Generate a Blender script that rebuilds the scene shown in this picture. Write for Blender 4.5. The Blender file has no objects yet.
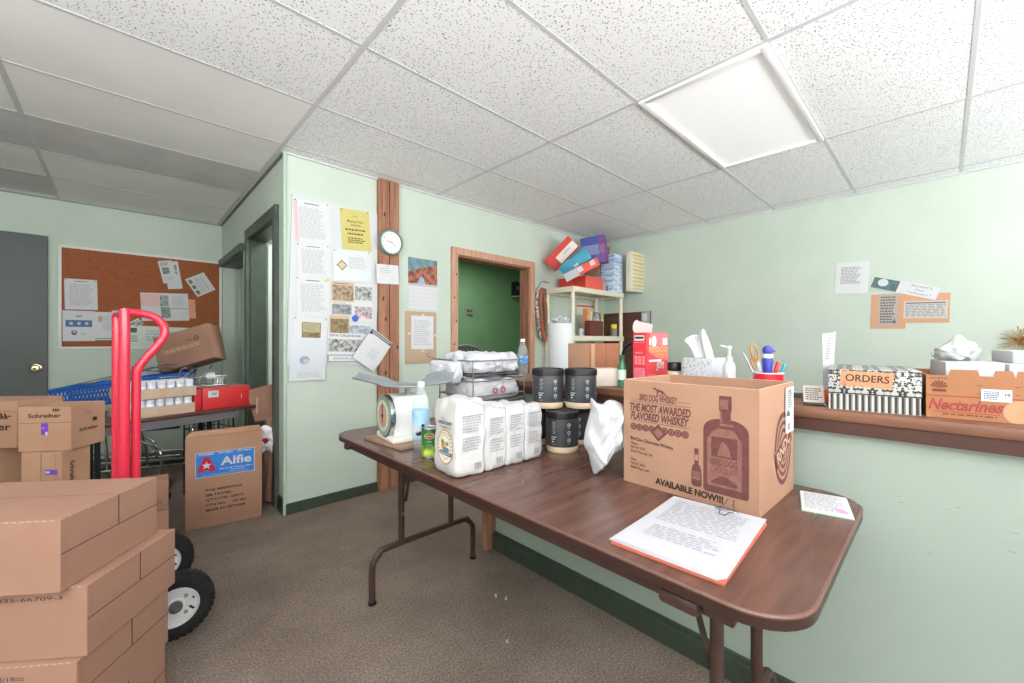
import bpy, bmesh, math, random
from mathutils import Matrix, Vector, noise
R=math.radians; PI=math.pi
scene=bpy.context.scene; COL=scene.collection
random.seed(7)
# ------------------------------------------------------------------ camera geometry (used to survey the room)
F=410.;CX=512.;CY=341.5;H=1.165
AZ=R(46.4); FW=(math.cos(AZ),math.sin(AZ)); RT=(math.sin(AZ),-math.cos(AZ))
def P(px,py,X=None,Y=None,Z=None,d=None):
    t=(px-CX)/F;u=(CY-py)/F
    v=(FW[0]+RT[0]*t,FW[1]+RT[1]*t,u)
    s=X/v[0] if X is not None else Y/v[1] if Y is not None else (Z-H)/v[2] if Z is not None else d
    return Vector((v[0]*s,v[1]*s,H+v[2]*s))
WP=150; CPW=1; EXPO=0.3; TILT=75; WLF=1.35
# ------------------------------------------------------------------ materials
def lin(c):
    return tuple(((x/255)/12.92 if x/255<=.04045 else ((x/255+.055)/1.055)**2.4) for x in c)+(1,)
MATS={}
def mat(name,c1,c2=None,scale=8,rough=.6,metal=0,bump=0,trans=0,emit=0,stretch=(1,1,1),bscale=None,detail=4,lo=.35,hi=.65,ior=1.45,spec=None,coat=0):
    if name in MATS: return MATS[name]
    m=bpy.data.materials.new(name); m.use_nodes=True
    nt=m.node_tree; b=nt.nodes['Principled BSDF']
    b.inputs['Base Color'].default_value=lin(c1); b.inputs['Roughness'].default_value=rough
    b.inputs['Metallic'].default_value=metal; b.inputs['IOR'].default_value=ior
    if spec is not None: b.inputs['Specular IOR Level'].default_value=spec
    if coat: b.inputs['Coat Weight'].default_value=coat; b.inputs['Coat Roughness'].default_value=.15
    if trans: b.inputs['Transmission Weight'].default_value=trans
    if emit:
        b.inputs['Emission Color'].default_value=lin(c1); b.inputs['Emission Strength'].default_value=emit
    if c2 or bump:
        tc=nt.nodes.new('ShaderNodeTexCoord'); mp=nt.nodes.new('ShaderNodeMapping'); mp.inputs['Scale'].default_value=stretch
        nt.links.new(tc.outputs['Object'],mp.inputs['Vector'])
        def nz(s,dt):
            n=nt.nodes.new('ShaderNodeTexNoise'); n.inputs['Scale'].default_value=s; n.inputs['Detail'].default_value=dt
            nt.links.new(mp.outputs['Vector'],n.inputs['Vector']); return n
        if c2:
            n=nz(scale,detail); r=nt.nodes.new('ShaderNodeValToRGB')
            r.color_ramp.elements[0].position=lo; r.color_ramp.elements[0].color=lin(c1)
            r.color_ramp.elements[1].position=hi; r.color_ramp.elements[1].color=lin(c2)
            nt.links.new(n.outputs['Fac'],r.inputs['Fac']); nt.links.new(r.outputs['Color'],b.inputs['Base Color'])
        if bump:
            n2=nz(bscale or scale,3); bp=nt.nodes.new('ShaderNodeBump'); bp.inputs['Strength'].default_value=bump; bp.inputs['Distance'].default_value=.01
            nt.links.new(n2.outputs['Fac'],bp.inputs['Height']); nt.links.new(bp.outputs['Normal'],b.inputs['Normal'])
    MATS[name]=m; return m
def flat(c,rough=.6,metal=0): return mat('paint_%d_%d_%d_%d_%d'%(*c,int(rough*100),int(metal*100)),c,rough=rough,metal=metal)
def mat_tile(name,base,dark,amount):
    m=mat(name,base,rough=.9); nt=m.node_tree; b=nt.nodes['Principled BSDF']
    tc=nt.nodes.new('ShaderNodeTexCoord'); mp=nt.nodes.new('ShaderNodeMapping'); nt.links.new(tc.outputs['Object'],mp.inputs['Vector'])
    n=nt.nodes.new('ShaderNodeTexNoise'); n.inputs['Scale'].default_value=22; n.inputs['Detail'].default_value=2
    mx=nt.nodes.new('ShaderNodeMixRGB'); mx.inputs['Fac'].default_value=.03
    nt.links.new(mp.outputs['Vector'],n.inputs['Vector']); nt.links.new(mp.outputs['Vector'],mx.inputs['Color1']); nt.links.new(n.outputs['Color'],mx.inputs['Color2'])
    v=nt.nodes.new('ShaderNodeTexVoronoi'); v.inputs['Scale'].default_value=84; nt.links.new(mx.outputs['Color'],v.inputs['Vector'])
    r=nt.nodes.new('ShaderNodeValToRGB'); r.color_ramp.elements[0].position=amount; r.color_ramp.elements[0].color=lin(dark)
    r.color_ramp.elements[1].position=amount+.05; r.color_ramp.elements[1].color=lin(base)
    nt.links.new(v.outputs['Distance'],r.inputs['Fac']); nt.links.new(r.outputs['Color'],b.inputs['Base Color'])
    return m
def mat_damask():
    m=mat('damask_paper',(214,212,206),rough=.55); nt=m.node_tree; b=nt.nodes['Principled BSDF']
    tc=nt.nodes.new('ShaderNodeTexCoord'); sp=nt.nodes.new('ShaderNodeSeparateXYZ'); nt.links.new(tc.outputs['Object'],sp.inputs['Vector'])
    cb=nt.nodes.new('ShaderNodeCombineXYZ')
    for ax,per in (('X',.031),('Y',.031),('Z',.055)):
        q=nt.nodes.new('ShaderNodeMath'); q.operation='PINGPONG'; q.inputs[1].default_value=per
        nt.links.new(sp.outputs[ax],q.inputs[0]); nt.links.new(q.outputs[0],cb.inputs[ax])
    n=nt.nodes.new('ShaderNodeTexNoise'); n.inputs['Scale'].default_value=165; n.inputs['Detail'].default_value=3
    nt.links.new(cb.outputs[0],n.inputs['Vector'])
    r=nt.nodes.new('ShaderNodeValToRGB'); r.color_ramp.elements[0].position=.475; r.color_ramp.elements[0].color=lin((46,46,44))
    r.color_ramp.elements[1].position=.51; r.color_ramp.elements[1].color=lin((182,181,176))
    nt.links.new(n.outputs['Fac'],r.inputs['Fac']); nt.links.new(r.outputs['Color'],b.inputs['Base Color'])
    return m
M_WALL=mat('pale_green_wall_paint',(192,204,191),(197,208,196),scale=3,rough=.55,bump=.03,bscale=60)
M_WALLD=mat('grey_green_wall_paint',(186,200,184),(190,204,189),scale=3,rough=.6,bump=.03,bscale=60)
M_HALF=mat('scuffed_shaded_wall_paint',(155,168,157),(161,173,162),scale=2.2,rough=.5,bump=.04,bscale=40)  # wall green darkened to carry part of the half wall's shade
M_DKGREEN=mat('dark_green_gloss_trim',(58,67,57),(64,74,63),scale=12,rough=.4)
M_DOORGREEN=mat('dark_olive_trim',(80,90,80),(68,78,70),scale=6,rough=.45)
M_ROOMGREEN=mat('deep_green_paint',(104,140,102),(98,133,97),scale=4,rough=.6)
M_CARPET=mat('brown_grey_carpet',(116,103,93),(172,156,144),scale=130,rough=1,bump=.7,bscale=240,detail=10,lo=.3,hi=.7,spec=.1)
def carpet_stains(m):
    nt=m.node_tree; b=nt.nodes['Principled BSDF']; src=b.inputs['Base Color'].links[0].from_socket
    tc=nt.nodes.new('ShaderNodeTexCoord'); n=nt.nodes.new('ShaderNodeTexNoise'); n.inputs['Scale'].default_value=1.7; n.inputs['Detail'].default_value=7; n.inputs['Roughness'].default_value=.65
    nt.links.new(tc.outputs['Object'],n.inputs['Vector']); r=nt.nodes.new('ShaderNodeValToRGB')
    r.color_ramp.elements[0].position=.36; r.color_ramp.elements[0].color=(.70,.68,.66,1); r.color_ramp.elements[1].position=.62; r.color_ramp.elements[1].color=(1.0,.98,.96,1)
    mx=nt.nodes.new('ShaderNodeMixRGB'); mx.blend_type='MULTIPLY'; mx.inputs['Fac'].default_value=1
    nt.links.new(n.outputs['Fac'],r.inputs['Fac']); nt.links.new(src,mx.inputs['Color1']); nt.links.new(r.outputs['Color'],mx.inputs['Color2']); nt.links.new(mx.outputs['Color'],b.inputs['Base Color'])
carpet_stains(M_CARPET)
M_TILE=mat_tile('fissured_ceiling_tile',(244,245,248),(140,140,143),.225)
M_TILE2=mat('smooth_ceiling_panel',(247,247,247),(240,240,240),scale=2,rough=.8)
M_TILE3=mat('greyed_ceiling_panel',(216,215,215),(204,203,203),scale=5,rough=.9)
M_GRID=mat('ceiling_grid_white',(206,207,209),rough=.5)
M_STUD=mat('rough_redwood',(170,122,96),(136,92,70),scale=5,rough=.7,stretch=(9,9,.6),bump=.1,detail=6)
M_CASING=mat('door_casing_wood',(202,162,136),(180,134,110),scale=5,rough=.6,stretch=(8,8,.7),detail=6)
M_LEDGE=mat('worn_counter_wood',(134,92,70),(98,62,47),scale=4,rough=.5,stretch=(7,.6,7),detail=6)
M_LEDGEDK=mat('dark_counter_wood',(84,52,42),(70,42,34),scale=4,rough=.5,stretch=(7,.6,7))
def mat_table():
    m=mat('walnut_laminate',(84,58,50),(108,76,65),scale=5,rough=.27,stretch=(1.2,9,1),detail=8,lo=.3,hi=.7)
    return m
M_TABLE=mat_table()
M_TEDGE=mat('brown_vinyl_edge',(58,36,32),rough=.35)
M_TLEG=mat('brown_enamel_steel',(72,50,44),(62,42,38),scale=30,rough=.35,spec=.6)
M_CARD=mat('brown_cardboard',(172,132,108),(166,125,101),scale=6,rough=.85,bump=.03,bscale=90)
M_CARDP=mat('pinkish_cardboard',(163,124,105),(157,118,99),scale=5,rough=.85,bump=.03,bscale=90)
M_CARDD=mat('dark_cardboard',(158,120,101),(150,112,94),scale=6,rough=.85)
M_CARDE=mat('cardboard_edge',(196,160,134),rough=.9)
M_SLIT=mat('cardboard_gap',(70,48,38),rough=.95)
M_INKM=mat('maroon_print',(98,56,54),(108,64,60),scale=60,rough=.8)
M_INKM2=mat('light_maroon_print',(142,98,86),(128,84,76),scale=70,rough=.8)
M_INK=mat('black_print',(52,42,38),rough=.8)
M_BLACK=flat((22,22,23),.4); M_BLK2=flat((34,34,36),.5)
M_WHITE=mat('white_paper',(200,200,204),rough=.8); M_PAPER=mat('notice_paper',(213,213,216),rough=.8)
M_GREY=flat((146,146,149),.8); M_LGREY=flat((186,186,190),.8); M_DGREY=flat((96,96,100),.7)
M_RED=mat('red_enamel',(214,46,70),rough=.25,coat=.4)
M_CHROME=mat('chrome_wire',(190,192,192),rough=.22,metal=1)
M_STEEL=mat('satin_steel',(176,180,180),(160,166,166),scale=20,rough=.3,metal=.9)
M_PLASTW=mat('white_plastic_film',(192,192,196),rough=.4,bump=.25,bscale=35,spec=.6)
M_CLEAR=mat('clear_plastic',(240,244,246),rough=.05,trans=1,ior=1.15)
M_WATER=mat('bottle_plastic',(235,240,244),rough=.06)
def clearmix(m,f):
    nt=m.node_tree; b_=nt.nodes['Principled BSDF']; o_=nt.nodes['Material Output']; tr_=nt.nodes.new('ShaderNodeBsdfTransparent'); mx_=nt.nodes.new('ShaderNodeMixShader'); mx_.inputs['Fac'].default_value=f
    tr_.inputs['Color'].default_value=(.93,.96,.97,1); nt.links.new(b_.outputs[0],mx_.inputs[1]); nt.links.new(tr_.outputs[0],mx_.inputs[2]); nt.links.new(mx_.outputs[0],o_.inputs['Surface'])
clearmix(M_WATER,.82)
M_CORK=mat('cork',(170,102,66),(146,82,52),scale=120,rough=.95,detail=5)
M_CREAM=mat('cream_plastic',(222,214,194),rough=.45)
M_PURPLE=flat((126,70,190),.3)
# ------------------------------------------------------------------ mesh builder
TXT={}
def text_mesh(s,bold):
    k=(s,bold)
    if k not in TXT:
        c=bpy.data.curves.new('t','FONT'); c.body=s; c.size=1; c.align_x='LEFT'; c.offset=bold; c.resolution_u=3; c.fill_mode='FRONT'
        o=bpy.data.objects.new('t',c); me=o.to_mesh()
        vs=[v.co.copy() for v in me.vertices]; fs=[list(p.vertices) for p in me.polygons]
        o.to_mesh_clear(); bpy.data.objects.remove(o); bpy.data.curves.remove(c); TXT[k]=(vs,fs)
    return TXT[k]
def FM(o,x,y):
    x=Vector(x).normalized(); y=Vector(y).normalized(); z=x.cross(y)
    m=Matrix((x,y,z)).transposed().to_4x4(); m.translation=Vector(o); return m
class MB:
    def __init__(s): s.bm=bmesh.new(); s.ms=[]
    def mi(s,m):
        if m not in s.ms: s.ms.append(m)
        return s.ms.index(m)
    def add(s,vs,fs,m,M=None):
        i=s.mi(m); bv=[s.bm.verts.new((M@Vector(v)) if M else v) for v in vs]
        out=[]
        for f in fs:
            try:
                q=s.bm.faces.new([bv[k] for k in f]); q.material_index=i; out.append(q)
            except ValueError: pass
        return out
    def box(s,c,d,m,M=None,bev=0,face=None,seg=2):
        t=bmesh.new(); bmesh.ops.create_cube(t,size=1)
        for v in t.verts: v.co=Vector((v.co.x*d[0],v.co.y*d[1],v.co.z*d[2]))+Vector(c)
        if bev: bmesh.ops.bevel(t,geom=list(t.edges),offset=bev,segments=seg,affect='EDGES',profile=.5)
        s.merge(t,m,M,face); t.free()
    def merge(s,t,m,M=None,face=None):
        t.verts.index_update(); t.normal_update(); i=s.mi(m)
        bv=[s.bm.verts.new((M@v.co) if M else v.co) for v in t.verts]
        for f in t.faces:
            try: q=s.bm.faces.new([bv[v.index] for v in f.verts])
            except ValueError: continue
            q.material_index=i
            if face:
                for k,fm in face.items():
                    ax='xyz'.index(k[1]); sg=1 if k[0]=='+' else -1
                    if f.normal[ax]*sg>.9: q.material_index=s.mi(fm)
    def lathe(s,pf,m,M=None,seg=24,cap=True,ms=None):
        vs=[];fs=[]
        n=len(pf)
        for r,z in pf:
            for k in range(seg):
                a=2*PI*k/seg; vs.append((r*math.cos(a),r*math.sin(a),z))
        groups={}
        for i in range(n-1):
            mm=ms[i] if ms else m
            for k in range(seg):
                groups.setdefault(mm,[]).append((i*seg+k,i*seg+(k+1)%seg,(i+1)*seg+(k+1)%seg,(i+1)*seg+k))
        bv=[s.bm.verts.new((M@Vector(v)) if M else v) for v in vs]
        for mm,l in groups.items():
            for f in l:
                try: s.bm.faces.new([bv[k] for k in f]).material_index=s.mi(mm)
                except ValueError: pass
        if cap:
            for base,mm,rev in ((0,(ms[0] if ms else m),True),((n-1)*seg,(ms[-1] if ms else m),False)):
                l=[bv[base+k] for k in range(seg)]
                if rev: l.reverse()
                try: s.bm.faces.new(l).material_index=s.mi(mm)
                except ValueError: pass
    def cyl(s,a,b,r,m,r2=None,seg=12):
        a=Vector(a);b=Vector(b);d=b-a
        M=d.to_track_quat('Z','Y').to_matrix().to_4x4(); M.translation=a
        s.lathe([(r,0),(r if r2 is None else r2,d.length)],m,M,seg)
    def tube(s,pts,r,m,seg=8,closed=False,smooth=0):
        pts=[Vector(p) for p in pts]
        if smooth:
            q=[]
            n=len(pts)
            for i in range(n if closed else n-1):
                p0=pts[(i-1)%n] if (closed or i>0) else pts[i]; p1=pts[i]; p2=pts[(i+1)%n]; p3=pts[(i+2)%n] if (closed or i+2<n) else p2
                for k in range(smooth):
                    t=k/smooth
                    q.append(.5*((2*p1)+(p2-p0)*t+(2*p0-5*p1+4*p2-p3)*t*t+(3*p1-p0-3*p2+p3)*t**3))
            if not closed: q.append(pts[-1])
            pts=q
        n=len(pts); vs=[];fs=[]
        up=None
        for i,p in enumerate(pts):
            a=pts[(i-1)%n] if (closed or i>0) else p; b=pts[(i+1)%n] if (closed or i<n-1) else p
            d=(b-a).normalized()
            if up is None: up=d.orthogonal().normalized()
            up=(up-d*up.dot(d)); up=up.normalized() if up.length>1e-6 else d.orthogonal().normalized()
            w=d.cross(up)
            for k in range(seg):
                t=2*PI*k/seg; vs.append(p+up*r*math.cos(t)+w*r*math.sin(t))
        for i in range(n if closed else n-1):
            j=(i+1)%n
            for k in range(seg): fs.append((i*seg+k,i*seg+(k+1)%seg,j*seg+(k+1)%seg,j*seg+k))
        if not closed: fs.append(tuple(range(seg))[::-1]); fs.append(tuple((n-1)*seg+k for k in range(seg)))
        s.add(vs,fs,m)
    def prism(s,poly,h,m,M=None,side=None):
        n=len(poly); vs=[(x,y,0) for x,y in poly]+[(x,y,h) for x,y in poly]
        i0=s.add(vs,[tuple(range(n))[::-1],tuple(range(n,2*n))],m,M)
        s.add(vs,[(k,(k+1)%n,n+(k+1)%n,n+k) for k in range(n)],side or m,M)
    def text(s,t,M,size,m,width=None,bold=0,shear=0,align='C',z=.0007,hscale=1):
        vs,fs=text_mesh(t,bold)
        if not vs: return
        x0=min(v.x for v in vs);x1=max(v.x for v in vs);y0=min(v.y for v in vs);y1=max(v.y for v in vs)
        sx=size*hscale if width is None else width/(x1-x0); sy=size
        ox={'C':(x0+x1)/2,'L':x0,'R':x1}[align]; oy=(y0+y1)/2
        s.add([((v.x-ox)*sx+shear*(v.y-oy)*sy,(v.y-oy)*sy,z) for v in vs],fs,m,M)
    def rect(s,M,x,y,w,h,m,z=.0006,rot=0):
        c,q=math.cos(rot),math.sin(rot)
        s.add([(x+a*w/2*c-b*h/2*q,y+a*w/2*q+b*h/2*c,z) for a,b in ((-1,-1),(1,-1),(1,1),(-1,1))],[(0,1,2,3)],m,M)
    def disc(s,M,x,y,rx,ry,m,z=.0006,seg=20,a0=0,a1=2*PI):
        s.add([(x+rx*math.cos(a0+(a1-a0)*k/seg),y+ry*math.sin(a0+(a1-a0)*k/seg),z) for k in range(seg)],[tuple(range(seg))],m,M)
    def poly(s,M,pts,m,z=.0006): s.add([(x,y,z) for x,y in pts],[tuple(range(len(pts)))],m,M)
    def para(s,M,x,y,w,h,rows,m,seed=0,fill=.55,z=.0006,rag=.25):
        rr=random.Random(seed); st=h/rows
        for k in range(rows):
            yy=y+h/2-st*(k+.5); ln=w*(1-rag*rr.random()); xx=x-w/2
            while xx<x-w/2+ln:
                wl=min(w*rr.uniform(.06,.2),x-w/2+ln-xx)
                if wl>w*.02: s.rect(M,xx+wl/2,yy,wl*.86,st*fill,m,z)
                xx+=wl+w*.015
    def blob(s,pf,m,M=None,seg=44,amp=.12,fr=6,seed=0,sx=1,sy=1,sub=4):
        q=[]
        for (r0,z0),(r1,z1) in zip(pf,pf[1:]):
            for k in range(sub): q.append((r0+(r1-r0)*k/sub,z0+(z1-z0)*k/sub))
        q.append(pf[-1]); vs=[];fs=[]; sv=Vector((seed*3.7,seed*1.3,seed*5.1))
        for r,z in q:
            for k in range(seg):
                a=2*PI*k/seg; p=Vector((r*math.cos(a)*sx,r*math.sin(a)*sy,z))
                n1=noise.noise(p*fr*4+sv); n2=abs(noise.noise(p*fr*10+sv*2)); n3=abs(noise.noise(p*fr*22+sv*3))
                f=1+amp*(n1*1.4-n2*1.5+.35-n3*.5)
                vs.append((p.x*f,p.y*f,max(0,z+ (amp*.12*n1 if z>0 else 0))))
        n=len(q)
        for i in range(n-1):
            for k in range(seg): fs.append((i*seg+k,i*seg+(k+1)%seg,(i+1)*seg+(k+1)%seg,(i+1)*seg+k))
        fs.append(tuple(range(seg))[::-1]); fs.append(tuple((n-1)*seg+k for k in range(seg)))
        s.add(vs,fs,m,M)
    def done(s,name,parent=None,smooth=35):
        me=bpy.data.meshes.new(name)
        bmesh.ops.recalc_face_normals(s.bm,faces=[f for f in s.bm.faces]) if False else None
        s.bm.to_mesh(me); s.bm.free()
        for m in s.ms: me.materials.append(m)
        if smooth:
            for p in me.polygons: p.use_smooth=True
            me.set_sharp_from_angle(angle=R(smooth))
        o=bpy.data.objects.new(name,me); COL.objects.link(o)
        if parent: o.parent=parent
        return o
def tag(o,label,cat,group=None,kind=None):
    if label: o['label']=label
    if cat: o['category']=cat
    if group: o['group']=group
    if kind: o['kind']=kind
    return o
def thing(name,label,cat,loc=(0,0,0),rz=0,group=None):
    o=bpy.data.objects.new(name,None); o.empty_display_size=.05; COL.objects.link(o)
    o.location=loc; o.rotation_euler=(0,0,rz); return tag(o,label,cat,group)
def solo(mb,name,label,cat,loc=(0,0,0),rz=0,group=None,rot=None,smooth=35):
    o=mb.done(name,smooth=smooth); o.location=loc; o.rotation_euler=rot or (0,0,rz); return tag(o,label,cat,group)
def struct(mb,name,smooth=0):
    o=mb.done(name,smooth=smooth); o['kind']='structure'; return o
def copy_thing(o,loc,rz,label,group=None):
    c=o.copy(); COL.objects.link(c); c.location=loc; c.rotation_euler=(0,0,rz); c['label']=label
    if group: c['group']=group
    for ch in list(o.children):
        d=ch.copy(); COL.objects.link(d); d.parent=c
        for g in list(ch.children):
            e=g.copy(); COL.objects.link(e); e.parent=d
    return c
def viewrot(roll=0,yaw=0,pitch=0):
    return (Matrix.Rotation(AZ-PI/2,4,'Z')@Matrix.Rotation(roll,4,'Y')@Matrix.Rotation(yaw,4,'Z')@Matrix.Rotation(pitch,4,'X'))
# ------------------------------------------------------------------ room shell
YB=3.05; XL=.797; XR=4.58; YF=5.45; ZC=2.435; XW=-2.2; YW=-2.6
b=MB(); b.box((1.6,1.5,-.05),(8.0,8.4,.1),M_CARPET); struct(b,'floor')
def wall_with_holes(name,axis,pos,thick,a0,a1,z1,holes,m):
    # wall slab with rectangular openings; axis 'x': the wall runs along x at y=pos..pos+thick
    b=MB(); xs=sorted({a0,a1,*[h[0] for h in holes],*[h[1] for h in holes]}); zs=sorted({0,z1,*[h[2] for h in holes],*[h[3] for h in holes]})
    for i in range(len(xs)-1):
        for j in range(len(zs)-1):
            cx=(xs[i]+xs[i+1])/2; cz=(zs[j]+zs[j+1])/2
            if any(h[0]<cx<h[1] and h[2]<cz<h[3] for h in holes): continue
            c=(cx,pos+thick/2,cz); d=(xs[i+1]-xs[i],abs(thick),zs[j+1]-zs[j])
            if axis=='y': c=(c[1],c[0],c[2]); d=(d[1],d[0],d[2])
            b.box(c,d,m)
    return struct(b,name)
DX0,DX1,DZ=2.207,3.157,1.955
wall_with_holes('wall_back','x',YB,.12,XL,XR+.12,ZC,[(DX0,DX1,0,DZ)],M_WALL)
wall_with_holes('wall_right','y',XR,.12,YW,YB,ZC,[],M_WALL)
wall_with_holes('wall_side','y',XL,.12,YB+.12,YF,ZC,[(3.27,4.10,0,2.04),(4.36,5.40,0,1.98)],M_WALL)
wall_with_holes('wall_far','x',YF,.12,XW,2.2,ZC,[],M_WALL)
WINS=[(-1.4,.3,.75,2.2),(.6,2.3,.75,2.2),(2.6,4.3,.75,2.2)]
wall_with_holes('wall_front','x',YW-.12,.12,XW,XR+.12,ZC,WINS,M_WALL)
WL=[(-1.6,.6,.75,2.2)]
wall_with_holes('wall_left','y',XW-.12,.12,YW,YF,ZC,WL,M_WALL)
for i,(a0,a1,z0,z1) in enumerate(WINS):
    b=MB()
    for x in (a0+.03,(a0+a1)/2,a1-.03): b.box((x,YW-.06,(z0+z1)/2),(.06,.08,z1-z0),M_DKGREEN)
    for z in (z0+.03,z1-.03): b.box(((a0+a1)/2,YW-.06,z),(a1-a0-.12,.08,.06),M_DKGREEN)
    struct(b,'window_%d'%(i+1))
b=MB()
for y in (-1.57,-.5,.57): b.box((XW-.06,y,1.475),(.08,.06,1.45),M_DKGREEN)
for z in (.78,2.17): b.box((XW-.06,-.5,z),(.08,2.08,.06),M_DKGREEN)
struct(b,'window_4')
# alcove closing the second opening and the little rooms beyond the doorways
b=MB(); b.box((XL+.20,4.88,1.0),(.06,1.3,2.1),M_WALL); struct(b,'wall_alcove')
b=MB()
b.box((1.9,4.7,1.2),(.1,1.5,2.4),flat((196,198,194))); b.box((1.5,YB+.12+1.62,1.2),(1.1,.06,2.4),flat((196,198,194)))
b.box((1.4,4.0,2.4),(1.1,1.7,.06),flat((190,190,188))); b.box((1.93,3.9,1.2),(.06,1.5,2.4),flat((200,200,198)))
struct(b,'wall_closet')
b=MB()
b.box((3.65,5.0,1.2),(3.4,.06,2.4),M_ROOMGREEN); b.box((1.99,4.1,1.2),(.06,1.86,2.4),M_ROOMGREEN); b.box((5.3,4.1,1.2),(.06,1.86,2.4),M_ROOMGREEN); b.box((5.0,3.11,1.2),(.66,.12,2.4),M_ROOMGREEN)
b.box((3.65,4.1,2.42),(3.4,1.86,.06),flat((210,214,208)))
struct(b,'wall_green_room')
# half wall with its ledge and trims
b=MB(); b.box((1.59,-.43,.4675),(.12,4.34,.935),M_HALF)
for k in range(44):   # scuffs
    rr=random.Random(k); y=rr.gauss(-.02,.08) if k<16 else rr.uniform(-.9,.12); z=rr.gauss(.70,.03) if k<16 else rr.uniform(.2,.8); 
    b.box((1.5298,y,z),(.0008,rr.uniform(.002,.014),rr.uniform(.0006,.0018)),flat((132,146,134)),Matrix.Translation((1.5295,y,z))@Matrix.Rotation(rr.uniform(-.6,.6),4,'X')@Matrix.Translation((-1.5295,-y,-z)))
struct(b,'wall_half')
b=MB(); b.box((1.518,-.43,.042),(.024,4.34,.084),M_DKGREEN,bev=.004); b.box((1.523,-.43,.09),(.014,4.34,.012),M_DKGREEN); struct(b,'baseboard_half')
b=MB(); b.box((1.565,1.762,.4675),(.2,.035,.935),M_STUD,bev=.003); struct(b,'trim_1')
b=MB(); b.box((1.126,YB-.008,.035),(.658,.016,.07),M_DKGREEN); b.box((1.93,YB-.008,.035),(.5,.016,.07),M_DKGREEN); b.box((3.9,YB-.008,.035),(1.3,.016,.07),M_DKGREEN); struct(b,'baseboard_back')
b=MB(); b.box((XL-.008,4.23,.05),(.016,.26,.1),M_DKGREEN); b.box((XL-.008,3.115,.05),(.016,.13,.1),M_DKGREEN); struct(b,'baseboard_side')
# corner bead of the projecting wall
b=MB(); b.box((XL-.004,YB-.004,1.2175),(.02,.02,2.435),mat('corner_bead',(176,196,180),rough=.5),bev=.003); struct(b,'trim_2')
# two redwood boards on the back wall
b=MB()
for x0,x1 in ((1.443,1.53),(1.536,1.616)): b.box(((x0+x1)/2,YB-.02,ZC/2),(x1-x0,.04,ZC),M_STUD,bev=.004)
kn=flat((84,46,30),.7)
for x,z in ((1.50,.92),(1.50,1.34),(1.60,.75),(1.48,1.50),(1.60,1.12),(1.505,.45),(1.59,.3),(1.49,2.16)):
    b.disc(FM((x,YB-.04,z),(1,0,0),(0,0,1)),0,0,.008,.018,kn)
struct(b,'trim_3')
# casing of the doorway to the green room
b=MB()
for x in (2.175,3.189): b.box((x,YB-.012,.976),(.066,.03,1.952),M_CASING,bev=.003)
b.box((2.682,YB-.012,1.9855),(1.08,.03,.066),M_CASING,bev=.003)
for x in (DX0+.008,DX1-.008): b.box((x,YB+.06,.9775),(.016,.13,1.955),M_STUD)
b.box((2.682,YB+.06,DZ-.008),(.95,.13,.016),M_STUD)
for k in range(8):
    b.disc(FM((2.175+(.012 if k%2 else -.01),YB-.027,.3+k*.21),(1,0,0),(0,0,1)),0,0,.006,.012,kn,z=.0012)
struct(b,'trim_4')
# dark frame on the projecting wall's side face
b=MB()
for y in (3.235,4.135): b.box((XL-.012,y,1.0185),(.03,.075,2.037),M_DOORGREEN,bev=.003)
b.box((XL-.012,3.685,2.08),(.03,.975,.085),M_DOORGREEN,bev=.003)
for y in (3.277,4.093): b.box((XL+.062,y,1.016),(.117,.012,2.032),M_DKGREEN)
b.box((XL+.062,3.685,2.034),(.117,.80,.011),M_DKGREEN)
struct(b,'trim_5')
b=MB(); b.box((XL-.01,4.88,2.01),(.05,1.13,.07),M_DOORGREEN,bev=.003); b.box((XL+.08,4.88,1.974),(.16,1.04,.012),M_DOORGREEN); struct(b,'trim_6')
# ceiling tiles and grid
XS=[-1.62,-.405]+[.755+1.22*k for k in range(0,4)]; YS=[.51+.605*k for k in range(-6,9)]
b=MB()
for i in range(-1,len(XS)):
    for j in range(-1,len(YS)):
        x0=XS[i] if i>=0 else XW-.1; x1=XS[i+1] if i+1<len(XS) else XR+.05; y0=YS[j] if j>=0 else YW-.1; y1=YS[j+1] if j+1<len(YS) else YF+.1
        x0=max(x0,XW-.1);x1=min(x1,XR+.05);y0=max(y0,YW-.1);y1=min(y1,YF+.1)
        if x1-x0<.01 or y1-y0<.01: continue
        xm=(x0+x1)/2; ym=(y0+y1)/2
        m=M_TILE
        if abs(xm-2.585)<.2 and abs(ym-.81)<.2: continue
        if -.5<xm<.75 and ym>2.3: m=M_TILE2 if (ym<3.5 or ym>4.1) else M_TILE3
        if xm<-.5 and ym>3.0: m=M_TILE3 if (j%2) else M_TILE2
        b.box((xm,ym,ZC+.01),(x1-x0,y1-y0,.02),m)
b.box((1.2,1.5,ZC+.06),(7.2,8.4,.06),flat((120,120,120)))
struct(b,'ceiling')
b=MB()
for x in XS:
    if XW<x<XR: b.box((x,1.425,ZC-.0005),(.024,YF-YW,.002),M_GRID)
for y in YS:
    if YW<y<YF: b.box((1.19,y,ZC-.0005),(XR-XW,.018,.0019),M_GRID)
for y in (YB-.01,): b.box((2.69,y,ZC-.004),(3.78,.02,.01),M_GRID)
b.box((XR-.01,.2,ZC-.004),(.02,5.6,.01),M_GRID); b.box((XL-.01,4.25,ZC-.004),(.02,2.4,.01),flat((120,120,118))); b.box((-.7,YF-.01,ZC-.004),(3,.02,.01),flat((150,150,150)))
struct(b,'trim_7')
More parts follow.
